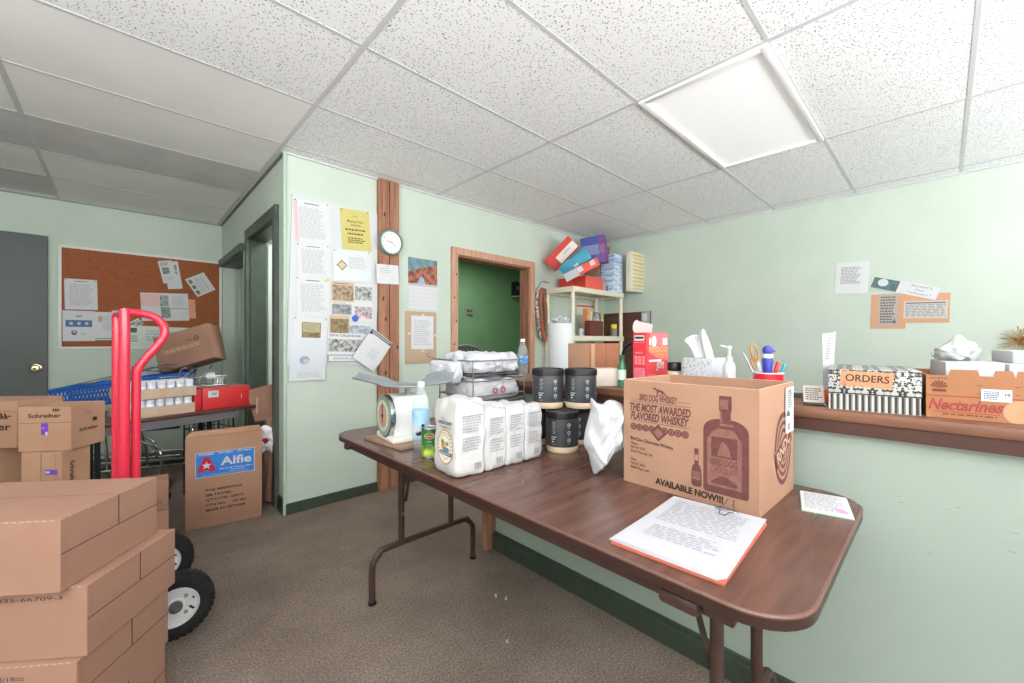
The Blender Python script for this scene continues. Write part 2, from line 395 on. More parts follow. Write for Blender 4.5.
# lay-in light
t=thing('ceiling_light','white square troffer light set among the speckled ceiling tiles','ceiling light',(2.585,.8125,ZC))
b=MB()
for sx in (-1,1): b.box((sx*.585,0,-.006),(.03,.538,.014),flat((238,238,238),.4),bev=.002)
for sy in (-1,1): b.box((0,sy*.285,-.006),(1.2,.03,.014),flat((238,238,238),.4),bev=.002)
b.box((0,0,.06),(1.2,.6,.01),flat((235,235,235)))
b.done('frame',t)
b=MB(); b.box((0,0,.004),(1.15,.545,.006),mat('light_diffuser',(250,250,252),rough=.5,emit=.16)); b.done('diffuser',t)
# far dark door
b=MB(); b.box((-.97,YF-.022,1.045),(1.0,.044,2.09),mat('charcoal_door_paint',(84,90,88),(90,96,93),scale=3,rough=.45),bev=.003)
d1=struct(b,'door_1')
b=MB(); Mk=FM((-.535,YF-.044,.935),(1,0,0),(0,0,1))
b.lathe([(.034,0),(.034,.006),(.014,.01),(.012,.035),(.028,.045),(.031,.06),(.022,.074),(.0,.076)],mat('brass_knob',(196,178,140),rough=.25,metal=1),Mk,20)
b.lathe([(.008,.0765),(.008,.078)],M_BLACK,Mk,10); b.done('door_knob',d1)
# ------------------------------------------------------------------ papers on walls
def wallM(wall,c):
    if wall=='back': return FM(c,(1,0,0),(0,0,1))
    return FM(c,(0,-1,0),(0,0,1))
WK={'back':dict(Y=YB),'far':dict(Y=YF),'right':dict(X=XR)}
def paper(wall,q,name,label,cat,draw=None,m=None,lay=1,t=.001,group=None,back=0,extra=None):
    kw=dict(WK[wall]); k0=list(kw)[0]; kw[k0]-=back
    p=[P(x,y,**kw) for x,y in q]; c=(p[0]+p[1]+p[2]+p[3])/4
    wd='right' if wall=='right' else 'back'; M=wallM(wd,c); I=M.inverted(); l=[I@v for v in p]
    dx=(l[1]-l[0])+(l[2]-l[3]); dy=(l[0]-l[3])+(l[1]-l[2]); w=dx.length/2; h=dy.length/2; a=math.atan2(dx.y,dx.x)
    b=MB(); b.box((0,0,t/2),(w,h,t),m or M_PAPER)
    T=Matrix.Translation((0,0,t))
    if draw: draw(b,T,w,h)
    if extra: extra(b,T,w,h)
    o=b.done(name,smooth=0); tag(o,label,cat,group)
    o.matrix_world=M@Matrix.Rotation(a,4,'Z')@Matrix.Translation((0,0,.0005+.0014*lay)); return o
def R4(x0,y0,x1,y1,s0=0,s1=None):
    s1=s0 if s1 is None else s1
    return ((x0,y0),(x1,y0+s0),(x1,y1+s1),(x0,y1))
def pins(b,T,w,h,pts=((-.45,.47),(.45,.47)),m=None):
    for x,y in pts: b.lathe([(.004,0),(.0045,.002),(.0025,.005)],m or M_DGREY,T@Matrix.Translation((x*w,y*h,0)),8)
def letter(rows=18,seed=1,head=True,m=None):
    def f(b,T,w,h):
        if head: b.rect(T,0,h*.42,w*.4,h*.02,M_DGREY)
        b.para(T,0,-h*.02,w*.74,h*.72,rows,m or M_LGREY,seed); pins(b,T,w,h)
    return f
M_PHOTO=[mat('photo_%d'%i,a,c,scale=s,rough=.4,detail=6,lo=.32,hi=.68) for i,(a,c,s) in enumerate([((196,170,140),(92,74,60),40),((210,210,208),(60,60,60),35),((170,172,172),(90,94,98),30),((206,206,208),(130,84,96),45),((158,134,90),(92,80,52),35),((190,200,208),(120,130,140),35),((150,140,130),(70,66,60),50),((70,90,80),(150,160,160),45)])]
# white notice board
o=paper('back',((289,193),(377,215),(377,365),(289,365.5)),'notice_board','large white backing board on the green wall left of the redwood post','notice board',m=mat('white_board',(203,207,209),rough=.5),lay=0,t=.012)
BK=.013
def pk(b,T,w,h): b.rect(T,-w*.44,0,w*.1,h*.96,flat((226,186,186),.8))
paper('back',R4(294,198,330,242,6.5,3.5),'notice_sheet','typed white notice with pink left margin, top left of the notice board','paper',letter(17,2),lay=1,back=BK,extra=pk)
paper('back',R4(297,243,330,276.5,3,1.5),'notice_sheet','typed white sheet second from top in the left column of the board','paper',letter(14,3),lay=1,back=BK)
def yl(b,T,w,h): b.rect(T,w*.38,h*.44,w*.12,h*.05,flat((226,206,70)))
paper('back',R4(296,277,330,316,1.5,1),'notice_sheet','typed white sheet with small yellow tab, third down in left column','paper',letter(16,4),lay=1,back=BK,extra=yl)
def card1(b,T,w,h):
    b.rect(T,.02*w,.1*h,w*.56,h*.5,M_PHOTO[4]); b.rect(T,.02*w,.18*h,w*.5,h*.3,flat((176,164,120)),z=.001);b.para(T,.02*w,.18*h,w*.4,h*.2,4,M_GREY,4,z=.0014); pins(b,T,w,h)
paper('back',R4(293,317,327,348,1.5,1),'card_sheet','white sheet bearing a tan and olive card, low left on the board','paper',card1,lay=2,back=BK)
def slv(b,T,w,h):
    b.disc(T,-w*.1,-h*.02,w*.14,h*.1,flat((150,160,180))); b.disc(T,-w*.06,-h*.05,w*.08,h*.06,flat((196,180,190)),z=.001); b.para(T,.05*w,-h*.36,w*.7,h*.14,4,M_LGREY,9)
paper('back',((290,338),(326,338.5),(325,380),(289,381)),'plastic_sleeve','clear sleeve with a round logo hanging off the board bottom left','paper',slv,m=mat('sleeve_plastic',(208,211,218),rough=.15),lay=3,back=BK)
def yel(b,T,w,h):
    dk=flat((92,84,40))
    b.text('NOTE',T@Matrix.Translation((0,h*.33,0)),h*.05,dk)
    b.text('Meeting Room',T@Matrix.Translation((0,h*.2,0)),h*.09,dk,width=w*.55,bold=.01); b.text('Schedule',T@Matrix.Translation((0,h*.12,0)),h*.08,dk,width=w*.35,bold=.01)
    b.para(T,0,0,w*.75,h*.07,1,dk,3); b.para(T,0,-h*.1,w*.6,h*.07,1,dk,4); b.para(T,0,-h*.26,w*.6,h*.16,3,dk,5); pins(b,T,w,h)
paper('back',R4(341,208,370,249,4.5,2.5),'yellow_notice','bright yellow notice pinned at the top right of the board','paper',yel,m=flat((204,191,120),.8),lay=1,back=BK)
def dia(b,T,w,h):
    b.rect(T,-w*.28,0,w*.2,w*.2,M_PHOTO[7],rot=PI/4); b.rect(T,-w*.28,0,w*.14,w*.14,flat((222,190,140)),z=.001,rot=PI/4); b.para(T,w*.15,h*.1,w*.5,h*.4,6,M_LGREY,6); pins(b,T,w,h)
paper('back',R4(333,249,371,280,3.5,2),'plastic_sleeve','glossy sleeve with a diamond shaped picture below the yellow notice','paper',dia,m=mat('glossy_sleeve',(213,216,219),rough=.15),lay=2,back=BK)
def ph(i,cap=True):
    def f(b,T,w,h):
        b.rect(T,0,-h*.06,w*.92,h*.76,M_PHOTO[i])
        if cap: b.para(T,0,h*.41,w*.8,h*.08,1,M_DGREY,i)
    return f
tan=flat((206,176,146),.8)
paper('back',R4(331.5,281,354,301,2,1),'photo_print','sepia photo print on tan card, upper left of the photo cluster','photo',ph(0),m=tan,lay=1,back=BK)
paper('back',R4(354,283,372.5,301,1.5,1),'photo_print','black and white photo print at upper right of the photo cluster','photo',ph(1,False),lay=1,back=BK)
paper('back',R4(331,301.5,352,315,1,.5),'photo_print','small grey vehicle photo print below the sepia one','photo',ph(2),lay=2,back=BK)
def grp(b,T,w,h):
    b.rect(T,.04*w,-.02*h,w*.84,h*.6,M_PHOTO[3]); b.disc(T,-.36*w,-.32*h,w*.16,w*.16,flat((70,96,190)),z=.001); b.disc(T,.0,-.32*h,w*.14,w*.12,flat((226,196,200)),z=.001)
paper('back',R4(352,302,372.5,322,1,.5),'photo_print','colour group photo print with blue round badge, right of the cluster','photo',grp,lay=2,back=BK)
paper('back',R4(329.5,315,349,334,.8,.4),'photo_print','olive landscape photo print on tan card, left above the calendar','photo',ph(4,False),m=tan,lay=3,back=BK)
paper('back',((348,323),(371,324),(371,335),(348,334)),'photo_print','pale blue and grey clipping between group photo and calendar','photo',ph(5,False),lay=1,back=BK)
def cal(b,T,w,h):
    b.text('2016 CALENDAR',T@Matrix.Translation((0,h*.42,0)),h*.11,M_BLK2,width=w*.9,bold=.01)
    b.rect(T,0,h*.08,w*.94,h*.42,M_PHOTO[1]); b.rect(T,0,-h*.36,w,h*.26,flat((150,154,156))); b.rect(T,-.05*w,-h*.36,w*.8,h*.18,M_PAPER,z=.001); b.para(T,-.05*w,-h*.36,w*.6,h*.08,2,M_GREY,2,z=.0014)
paper('back',R4(327,333,362,362,0.5,0.8),'calendar','black and white town calendar pinned at the bottom of the board','calendar',cal,lay=4,back=BK)
def clip(b,T,w,h):
    b.rect(T,0,h*.43,w*.98,h*.1,M_DGREY); b.rect(T,0,h*.43,w*.8,h*.025,M_LGREY,z=.001); b.para(T,.1*w,-h*.1,w*.4,h*.3,4,M_LGREY,8); b.box((-.44*w,.36*h,.006),(.02,.014,.012),M_BLACK,T,bev=.003)
paper('back',((370,328.5),(391,343),(371,372),(350.5,356.5)),'desk_calendar','white tear-off pad hanging tilted across board and redwood post','calendar',clip,lay=22,t=.006,back=BK)
# clock
t=thing('wall_clock','round wall clock with green-grey rim on the redwood post','clock',P(389.5,243,Y=YB-.04))
Mk=FM((0,0,0),(1,0,0),(0,0,1))
b=MB(); b.lathe([(.098,0),(.102,.01),(.102,.03),(.096,.042),(.088,.042),(.084,.030)],mat('clock_rim',(120,146,136),rough=.3,metal=.4),Mk,40,cap=False); b.done('rim',t)
b=MB(); b.lathe([(.086,0),(.086,.028)],mat('clock_dial',(232,234,232),rough=.4),Mk,36)
for k in range(12):
    a=k*PI/6; b.text(str(12 if k==0 else k),Mk@Matrix.Translation((.068*math.sin(a),.068*math.cos(a),.0282)),.015,M_BLACK,bold=.015)
b.done('face',t)
b=MB()
for a,l,w in ((R(282),.042,.004),(R(128),.062,.003)):
    b.box((0,l/2-.008,.031),(w,l,.0012),M_BLACK,Mk@Matrix.Rotation(-a,4,'Z'))
b.done('hands',t)
paper('back',((376.5,264),(398.5,265.5),(398.5,285),(376.5,283)),'note_slip','small white slip pinned on the redwood post below the clock','paper',lambda b,T,w,h:(b.para(T,-.1*w,.2*h,w*.5,h*.3,3,M_LGREY,5),pins(b,T,w,h,((0,.42),))),lay=1,back=.042)
def canyon(b,T,w,h):
    b.rect(T,0,h*.25,w,h*.5,mat('red_rock_photo',(182,110,86),(112,66,56),scale=22,rough=.3,lo=.4,hi=.6)); b.poly(T,[(-w*.5,h*.5),(w*.5,h*.5),(w*.5,h*.40),(w*.2,h*.36),(-w*.1,h*.3),(-w*.5,h*.22)],mat('green_ridge_photo',(96,120,90),(120,150,180),scale=18,rough=.3),z=.001)
    b.poly(T,[(-w*.2,0),(w*.08,0),(w*.02,h*.12),(-w*.1,h*.14)],flat((150,176,196)),z=.0012)
    b.rect(T,0,-h*.02,w,h*.05,M_LGREY)
    for r_ in range(5):
        b.rect(T,0,-h*.1-r_*h*.08,w*.92,h*.004,M_LGREY)
    for c_ in range(8): b.rect(T,-w*.46+c_*w*.1314,-h*.26,w*.006,h*.32,M_LGREY)
paper('back',R4(408,257,437,308.5,4,2),'calendar','wall calendar with a red canyon photograph right of the post','calendar',canyon,lay=1)
def cb(b,T,w,h):
    b.rect(T,.04*w,h*.1,w*.72,h*.64,M_PAPER,z=.001); b.para(T,.04*w,h*.1,w*.56,h*.5,12,M_LGREY,5,z=.0014)
    for x,y in ((-.38,.08),(.46,.05),(.05,.44),(.05,-.25)): b.rect(T,x*w,y*h,w*.1,h*.04,M_WHITE,z=.0018,rot=.4)
paper('back',R4(405,311,436,364,1.5,-.8),'cardboard_sheet','brown cardboard sheet with a white list taped on, below the canyon calendar','paper',cb,m=flat((186,160,136),.9),lay=1,t=.003)
# ---- far wall cork board
t=thing('cork_board','long cork bulletin board with white frame on the far wall','bulletin board',(0,0,0))
q=[P(60,246,Y=YF),P(221,262,Y=YF)]; x0,x1=q[0].x,XL-.015; z0,z1=1.107,2.02
b=MB(); b.box(((x0+x1)/2,YF-.006,(z0+z1)/2),(x1-x0-.02,.012,z1-z0-.02),M_CORK); b.done('cork_panel',t)
b=MB()
M_FRAME=flat((228,228,226),.5)
for x in (x0,x1): b.box((x,YF-.01,(z0+z1)/2),(.022,.02,z1-z0),M_FRAME,bev=.003)
for z in (z0,z1): b.box(((x0+x1)/2,YF-.01,z),(x1-x0,.02,.022),M_FRAME,bev=.003)
b.done('frame',t)
BF=.0135
paper('far',R4(64.5,278.5,97.5,309,1.5,1.2),'printed_page','white printed page alone at the left of the cork board','paper',letter(12,11),lay=1,back=BF)
def blue(b,T,w,h):
    b.rect(T,0,h*.08,w*.82,h*.22,flat((82,112,160)))
    for x in (-.24,0,.24): b.disc(T,x*w,h*.08,w*.06,h*.05,M_WHITE,z=.001,seg=12)
    b.rect(T,0,h*.32,w*.2,h*.05,M_GREY); b.disc(T,-.15*w,-.22*h,w*.09,h*.08,M_DGREY); b.disc(T,-.15*w,-.2*h,w*.04,h*.04,M_WHITE,z=.001); b.rect(T,.12*w,-.26*h,w*.14,h*.05,M_LGREY)
paper('far',R4(62.5,310.5,95,341,.5,.3),'flyer','white flyer with a blue banner at the board lower left','paper',blue,lay=1,back=BF)
paper('far',R4(95,312,116,340,.3,.3),'flyer','white sheet with red heading partly behind the red hand truck','paper',lambda b,T,w,h:(b.disc(T,-.25*w,.25*h,w*.1,h*.13,flat((214,150,150)),seg=14),b.para(T,.1*w,.1*h,w*.5,h*.5,6,M_LGREY,3),b.rect(T,0,-.44*h,w,h*.05,flat((130,180,190)))),lay=2,back=BF)
def mast(b,T,w,h): b.rect(T,-.1*w,.05*h,w*.5,h*.3,M_PHOTO[7]); b.para(T,-.1*w,.36*h,w*.6,h*.16,3,M_DGREY,3); b.para(T,0,-.3*h,w*.8,h*.2,3,M_LGREY,4)
paper('far',((164,261),(177,262),(183.5,288),(167,290)),'leaflet','longer leaflet behind another at the cork board upper right','paper',lambda b,T,w,h:b.rect(T,.2*w,.2*h,w*.3,h*.35,M_PHOTO[1]),lay=1,back=BF)
paper('far',((158,261),(172,260.5),(177,282),(163,283.5)),'leaflet','leaflet with a teal picture at the cork board upper right','paper',mast,lay=2,back=BF)
def phs(b,T,w,h):
    for k in range(3): b.rect(T,-.34*w,(.3-.3*k)*h,w*.16,h*.2,M_PHOTO[6])
    b.rect(T,.22*w,0,w*.03,h*.7,M_GREY); b.para(T,-.03*w,0,w*.3,h*.7,8,M_LGREY,5)
paper('far',((185,279),(204,272.5),(215,289.5),(197.5,297.5)),'leaflet','tilted leaflet with three small photos at the board right edge','paper',phs,lay=1,back=BF)
def fold(b,T,w,h):
    b.rect(T,-.31*w,.24*h,w*.36,h*.42,flat((226,186,180)),z=.001); b.rect(T,-.02*w,.22*h,w*.18,h*.4,M_PHOTO[2]); b.rect(T,0,-.2*h,w*.2,h*.4,M_PHOTO[7],z=.001); b.para(T,.3*w,.2*h,w*.3,h*.4,7,M_LGREY,6); b.rect(T,.3*w,-.06*h,w*.38,h*.03,M_GREY)
paper('far',((141,293),(188.5,293.5),(188.5,321),(141,320.5)),'newsletter','unfolded newsletter with pink panel in the middle of the cork board','paper',fold,lay=2,back=BF)
paper('far',((188,299),(195.5,300),(195.5,318),(188,319)),'pink_card','small pink card beside the unfolded newsletter','paper',m=flat((222,160,136),.8),lay=1,back=BF)
def strip(b,T,w,h): b.rect(T,-.4*w,.3*h,w*.12,h*.2,M_DGREY); b.para(T,-.38*w,-.05*h,w*.16,h*.3,3,M_GREY,6); b.para(T,.1*w,.1*h,w*.6,h*.5,4,M_LGREY,7)
paper('far',((126,325),(188,328),(188,350),(126,349)),'wide_notice','wide pale notice behind the hand truck loop at the board bottom','paper',strip,m=flat((214,222,212),.8),lay=1,back=BF)
paper('far',((131,322),(139,317.5),(143,324),(135,328)),'clipping','tiny dark clipping inside the hand truck loop','paper',ph(1,False),lay=2,back=BF)
# ---- right wall papers
paper('right',R4(835.5,263,869,294,-2,-1),'notice_sheet','pale typed sheet alone on the right wall above the orders box','paper',lambda b,T,w,h:b.para(T,-.03*w,.08*h,w*.62,h*.55,12,M_GREY,5),m=flat((214,216,216),.8),lay=1)
def strp(b,T,w,h):
    b.rect(T,-.28*w,0,w*.4,h*.9,mat('teal_picture',(64,88,104),(90,120,112),scale=25,rough=.4)); b.disc(T,-.32*w,.1*h,w*.08,h*.32,flat((206,212,216)),z=.001); 
    for k,s_ in enumerate(('PICNICS','Four','* Dinners *')): b.text(s_,T@Matrix.Translation((.25*w,(.3-.28*k)*h,0)),h*.2,M_DGREY,width=w*(.3,.14,.36)[k])
or_=flat((208,158,124),.8)
paper('right',R4(871,294.5,906,329,-.5,-.7),'orange_card','orange card with a grey column clipping, left of the pair','paper',lambda b,T,w,h:(b.rect(T,.0,.05*h,w*.56,h*.92,flat((178,168,160))),b.para(T,0,.05*h,w*.46,h*.8,10,M_DGREY,3,z=.001),b.poly(T,[(.14*w,-.34*h),(.24*w,-.34*h),(.19*w,-.2*h)],M_DGREY,z=.0012)),m=or_,lay=1)
paper('right',R4(900,294,950,323,-.8,-1),'orange_card','wide orange card with a newspaper strip, right of the pair','paper',lambda b,T,w,h:(b.rect(T,.02*w,-.05*h,w*.88,h*.6,flat((198,194,188))),b.para(T,.02*w,-.08*h,w*.82,h*.44,8,M_GREY,4,z=.001,rag=.05),b.rect(T,.02*w,.18*h,w*.8,h*.04,M_DGREY,z=.001)),m=or_,lay=2)
paper('right',((874,275.5),(941,288.5),(935.5,299.5),(869,288)),'long_card','long white card with teal picture pinned above the orange cards','paper',strp,lay=3)
# dried wreath at the right edge
t=thing('dried_wreath','small dried straw sprig on the right wall at the frame edge','dried flowers',P(1021,341,X=XR))
b=MB()
for k in range(60):
    rr=random.Random(k); a=rr.uniform(0,2*PI); l=rr.uniform(.06,.12)
    b.tube([(-.012,0,0),(-.012-rr.uniform(.005,.05),l*.5*math.cos(a),l*.5*math.sin(a)),(-.012-rr.uniform(.01,.05),l*math.cos(a),l*math.sin(a)*.9)],.002,mat('dry_straw',(196,160,104),(150,116,70),scale=30),5)
b.done('straw',t)
b=MB(); b.blob([(.002,0),(.03,.008),(.03,.02),(.004,.03)],flat((140,96,60)),Matrix.Rotation(-PI/2,4,'Y'),16,.2,20,3,sub=2); b.done('center_knot',t)
# letter sorter on right wall near the shelf
t=thing('letter_sorter','cream wall box with yellow slats beside the top of the shelf','letter rack',(0,0,0))
b=MB(); b.box((4.435,2.53,1.985),(.29,.07,.465),M_CREAM,bev=.004); b.done('case',t)
b=MB()
for k in range(10): b.box((4.435,2.492,1.785+k*.044),(.23,.012,.017),flat((222,184,92) if k%2 else (206,196,162)),bev=.002)
b.done('slats',t)
# ------------------------------------------------------------------ ledge
t=thing('counter_ledge','long worn wooden counter ledge along the top of the half wall','counter',(0,0,0))
b=MB(); b.box((1.75,-.4,.95),(.52,4.36,.03),M_LEDGE,bev=.006); b.done('board',t)
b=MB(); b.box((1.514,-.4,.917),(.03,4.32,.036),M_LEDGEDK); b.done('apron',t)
LZ=.965
# ------------------------------------------------------------------ folding table
t=thing('folding_table','long brown folding banquet table in front of the half wall','table',(0,0,0))
def rrect(x0,x1,y0,y1,r,n=8):
    p=[]
    for cx,cy,a in ((x1-r,y1-r,0),(x0+r,y1-r,90),(x0+r,y0+r,180),(x1-r,y0+r,270)):
        for k in range(n+1): p.append((cx+r*math.cos(R(a+90*k/n)),cy+r*math.sin(R(a+90*k/n))))
    return p
TZ=.74; tx0,tx1,ty0,ty1=.714,1.455,.139,1.972
b=MB(); b.prism(rrect(tx0+.004,tx1-.004,ty0+.004,ty1-.004,.096),.003,M_TABLE,Matrix.Translation((0,0,TZ-.003))); 
b.prism(rrect(tx0,tx1,ty0,ty1,.10),.021,M_TEDGE,Matrix.Translation((0,0,TZ-.0245)))
b.tube([(x,y,TZ-.0045) for x,y in rrect(tx0+.003,tx1-.003,ty0+.003,ty1-.003,.097)],.0042,mat('edge_worn',(108,76,66),rough=.3),8,closed=True)
for k in range(10):
    rr=random.Random(k); b.rect(Matrix.Translation((rr.uniform(.8,1.4),rr.uniform(.2,1.0),TZ)),0,0,rr.uniform(.01,.03),.0012,flat((150,112,92)),z=.0003,rot=rr.uniform(0,3))
b.done('tabletop',t)
b=MB(); 
for x in (tx0+.05,tx1-.05): b.box((x,1.045,TZ-.048),(.02,1.6,.035),M_TLEG,bev=.003)
for y in (.3,1.79): b.box((1.095,y,TZ-.045),(.66,.03,.03),M_TLEG,bev=.003)
b.done('apron_rail',t)
for ye,s in ((1.745,-1),(.342,1)):
    b=MB(); r=.0145
    b.tube([(.805,ye,0),(.805,ye,.15),(.815,ye,.185),(.84,ye,.212),(.885,ye,.226),(1.29,ye,.226),(1.335,ye,.212),(1.36,ye,.185),(1.37,ye,.15),(1.37,ye,0)],r,M_TLEG,10,smooth=3)
    for x in (.947,1.227): b.cyl((x,ye,.226),(x,ye,TZ-.03),r,M_TLEG)
    b.cyl((.91,ye,TZ-.05),(1.27,ye,TZ-.05),.012,M_TLEG)
    for x in (.805,1.37): b.cyl((x,ye,0),(x,ye,.012),.018,M_BLACK)
    b.cyl((.947,ye-.016,.36),(.947,ye+.016,.36),.008,M_CHROME)
    b.done('leg',t)
    b=MB(); b.tube([(.962,ye+s*.012,.42),(.962,ye+s*.095,TZ-.035)],.0075,M_TLEG,8); b.box((.962,ye+s*.095,TZ-.04),(.05,.07,.02),M_TLEG,bev=.006); b.done('brace',t)
for y,l_ in ((.33,.075),(1.84,.04)):
    b=MB(); b.box((.737,y,TZ-.045),(.03,l_,.028),M_TLEG,bev=.009); b.done('latch',t)
# ------------------------------------------------------------------ whiskey carton on table
def carton(w,d,h,m,parent,name='carton_body',bev=.003,flapgap=False,tape=None,edge=True):
    b=MB(); b.box((0,0,h/2),(w,d,h),m,bev=bev); return b
ww,wd,wh=.371,.298,.308; ax=Vector((-.02,-.9998,0)); ay=Vector((.9998,-.02,0))
c0=Vector((1.1155,.674,TZ))+ax*ww/2+ay*wd/2
t=thing('whiskey_carton','open brown whiskey shipping carton standing on the folding table','box',c0,math.atan2(ax.y,ax.x))
b=MB(); th=.005
b.box((0,-wd/2+th/2,wh/2),(ww,th,wh),M_CARD); b.box((0,wd/2-th/2,wh/2),(ww,th,wh),M_CARD)
for s in (-1,1): b.box((s*(ww/2-th/2),0,wh/2),(th,wd-2*th,wh),M_CARD)
b.box((0,0,th/2),(ww-2*th,wd-2*th,th),M_CARD)
for s in (-1,1): b.box((0,s*(wd/2-th/2),wh+.0007),(ww,th,.0014),M_CARDE)
for s in (-1,1): b.box((s*(ww/2-th/2),0,wh+.0007),(th,wd-2*th,.0014),M_CARDE)
Ff=FM((-ww/2,-wd/2,0),(1,0,0),(0,0,1))
def fx(u): return u*ww
def fz(v): return v*wh
def T2(M,u,v): return M@Matrix.Translation((fx(u),fz(v),0))
b.poly(Ff,[(fx(u),fz(v)) for u,v in ((.255,.945),(.275,.95),(.29,.935),(.335,.925),(.352,.912),(.37,.885),(.36,.885),(.345,.903),(.338,.885),(.33,.885),(.332,.905),(.305,.91),(.298,.885),(.29,.885),(.292,.918),(.275,.93))],M_INKM)
b.rect(Ff,fx(.335),fz(.88),fx(.1),.0015,M_INKM)
b.text('BIRD DOG WHISKEY',T2(Ff,.30,.845),.026,M_INKM,width=fx(.31),bold=.03)
for x0_,x1_,v in ((.46,.545,.835),(.07,.145,.822),(.07,.55,.80),(.07,.55,.612)): b.rect(Ff,fx((x0_+x1_)/2),fz(v),fx(x1_-x0_),.0012,M_INKM)
b.text('THE MOST AWARDED',T2(Ff,.305,.745),.031,M_INKM,width=fx(.50),bold=.04,shear=.12)
b.text('FLAVORED WHISKEY',T2(Ff,.305,.662),.031,M_INKM,width=fx(.47),bold=.04,shear=.12)
for k in range(9):
    if k in (4,): continue
    b.disc(Ff,fx(.09+k*.053),fz(.555),fx(.028),fx(.028),M_INKM,seg=16); b.disc(Ff,fx(.09+k*.053),fz(.555),fx(.019),fx(.019),M_INKM2,z=.0009,seg=14); b.disc(Ff,fx(.09+k*.053),fz(.555),fx(.009),fx(.012),M_INKM,z=.0012,seg=6)
b.rect(Ff,fx(.305),fz(.53),fx(.095),fx(.095),M_INKM,z=.0011,rot=PI/4); b.rect(Ff,fx(.305),fz(.53),fx(.06),fx(.06),M_INKM2,z=.0014,rot=PI/4)
rt=Matrix.Rotation(R(-3.2),4,'Z')
b.text('Bird Dog Chocolate Whiskey',T2(Ff,.065,.435)@rt,.0135,M_INK,width=fx(.36),align='L',bold=.02)
for s_,v,w_ in (('750ml',.39,.06),('Item # 12701',.355,.125),('Shelf Price $21.99',.315,.19),('50ml',.235,.05),('Item # 12624',.20,.125),('Shelf Price 2.49',.16,.16)):
    b.text(s_,T2(Ff,.065,v)@rt,.0105,M_INK,width=fx(w_),align='L',bold=.01)
b.text('AVAILABLE NOW!!!',T2(Ff,.53,.075)@Matrix.Rotation(R(-1.5),4,'Z'),.0235,M_INK,width=fx(.50),bold=.05)
# bottle picture
def bott(u0,u1,v0,v1,sh,nk,m):
    um=(u0+u1)/2; hw=(u1-u0)/2; p=[(u0+.012,v0),(u1-.012,v0),(u1,v0+.02)]
    for k in range(7):
        a=k/6*PI/2; p.append((u1-hw*(1-nk)*(1-math.cos(a)),sh-.10*(1-math.sin(a))*1.0+.0))
    p+=[(um+hw*nk,v1-.13),(um+hw*nk*1.15,v1-.12),(um+hw*nk*1.15,v1),(um-hw*nk*1.15,v1),(um-hw*nk*1.15,v1-.12),(um-hw*nk,v1-.13)]
    for k in range(7):
        a=(6-k)/6*PI/2; p.append((u0+hw*(1-nk)*(1-math.cos(a)),sh-.10*(1-math.sin(a))))
    p.append((u0,v0+.02)); return [(fx(a),fz(c)) for a,c in p]
b.poly(Ff,bott(.645,.940,.11,.93,.735,.24,M_INKM),M_INKM)
b.poly(Ff,[(fx(u),fz(v)) for u,v in ((.672,.17),(.897,.17),(.897,.56),(.86,.63),(.83,.655),(.74,.655),(.71,.63),(.672,.56))],M_INKM2,z=.0009)
b.rect(Ff,fx(.785),fz(.50),fx(.17),fz(.17),M_INKM,z=.0012); b.poly(Ff,[(fx(u),fz(v)) for u,v in ((.74,.43),(.76,.52),(.775,.55),(.80,.53),(.815,.5),(.83,.43))],M_INKM2,z=.0014)
b.text('BIRD DOG',T2(Ff,.785,.375),.024,M_INKM,width=fx(.17),bold=.02,z=.0014); b.text('CHOCOLATE',T2(Ff,.785,.31),.022,M_INKM,width=fx(.17),bold=.0,z=.0014)
b.poly(Ff,[(fx(u),fz(v)) for u,v in ((.70,.19),(.86,.19),(.875,.21),(.80,.26),(.77,.265),(.70,.21))],M_INKM,z=.0013)
b.rect(Ff,fx(.785),fz(.86),fx(.05),fz(.08),M_INKM2,z=.0009); b.rect(Ff,fx(.765),fz(.755),fx(.012),fz(.09),M_INKM2,z=.0009); b.rect(Ff,fx(.80),fz(.69),fx(.09),fz(.02),M_INKM2,z=.0009)
b.poly(Ff,bott(.560,.634,.125,.455,.32,.36,M_INKM),M_INKM,z=.0008)
b.rect(Ff,fx(.597),fz(.375),fx(.022),fz(.05),M_CARD,z=.001); b.rect(Ff,fx(.597),fz(.22),fx(.056),fz(.07),M_INKM2,z=.001); b.text('BIRD DOG',T2(Ff,.597,.222),.007,M_INKM,width=fx(.05),z=.0013)
# right end: oval logo with diagonal band
Fr=FM((ww/2,0,0),(0,1,0),(0,0,1)); ox,oz=.045,.135
b.disc(Fr,ox,oz,.074,.098,M_INKM,seg=40)
for k,(rx,rz_) in enumerate(((.062,.084),(.046,.064),(.03,.044))):
    b.disc(Fr,ox,oz,rx,rz_,M_CARD,z=.0007+.0004*k,seg=36); b.disc(Fr,ox,oz,rx-.007,rz_-.009,M_INKM,z=.0009+.0004*k,seg=36)
rb=Matrix.Translation((ox,oz,0))@Matrix.Rotation(R(24),4,'Z')
b.rect(Fr@rb,0,.004,.152,.058,M_CARD,z=.0021); b.rect(Fr@rb,0,.004,.152,.050,M_INKM,z=.0023)
b.text('RNDC',Fr@rb@Matrix.Translation((0,.004,0)),.046,M_CARDE,width=.124,bold=.03,z=.0027)
b.done('carton_body',t,smooth=0)
b=MB(); b.box((.095,.235,.0006+.003),(.075,.125,.001),M_PAPER,Fr); Tq=Fr@Matrix.Translation((.095,.235,.0041))
b.para(Tq,0,.03,.05,.05,8,M_DGREY,5); b.rect(Tq,-.012,-.045,.03,.018,M_GREY); b.disc(Tq,-.018,-.018,.018,.018,M_DGREY,a0=0,a1=PI); b.rect(Tq,0,.052,.012,.008,M_DGREY,rot=.7); b.done('shipping_label',t,smooth=0)['label']='white shipping label'
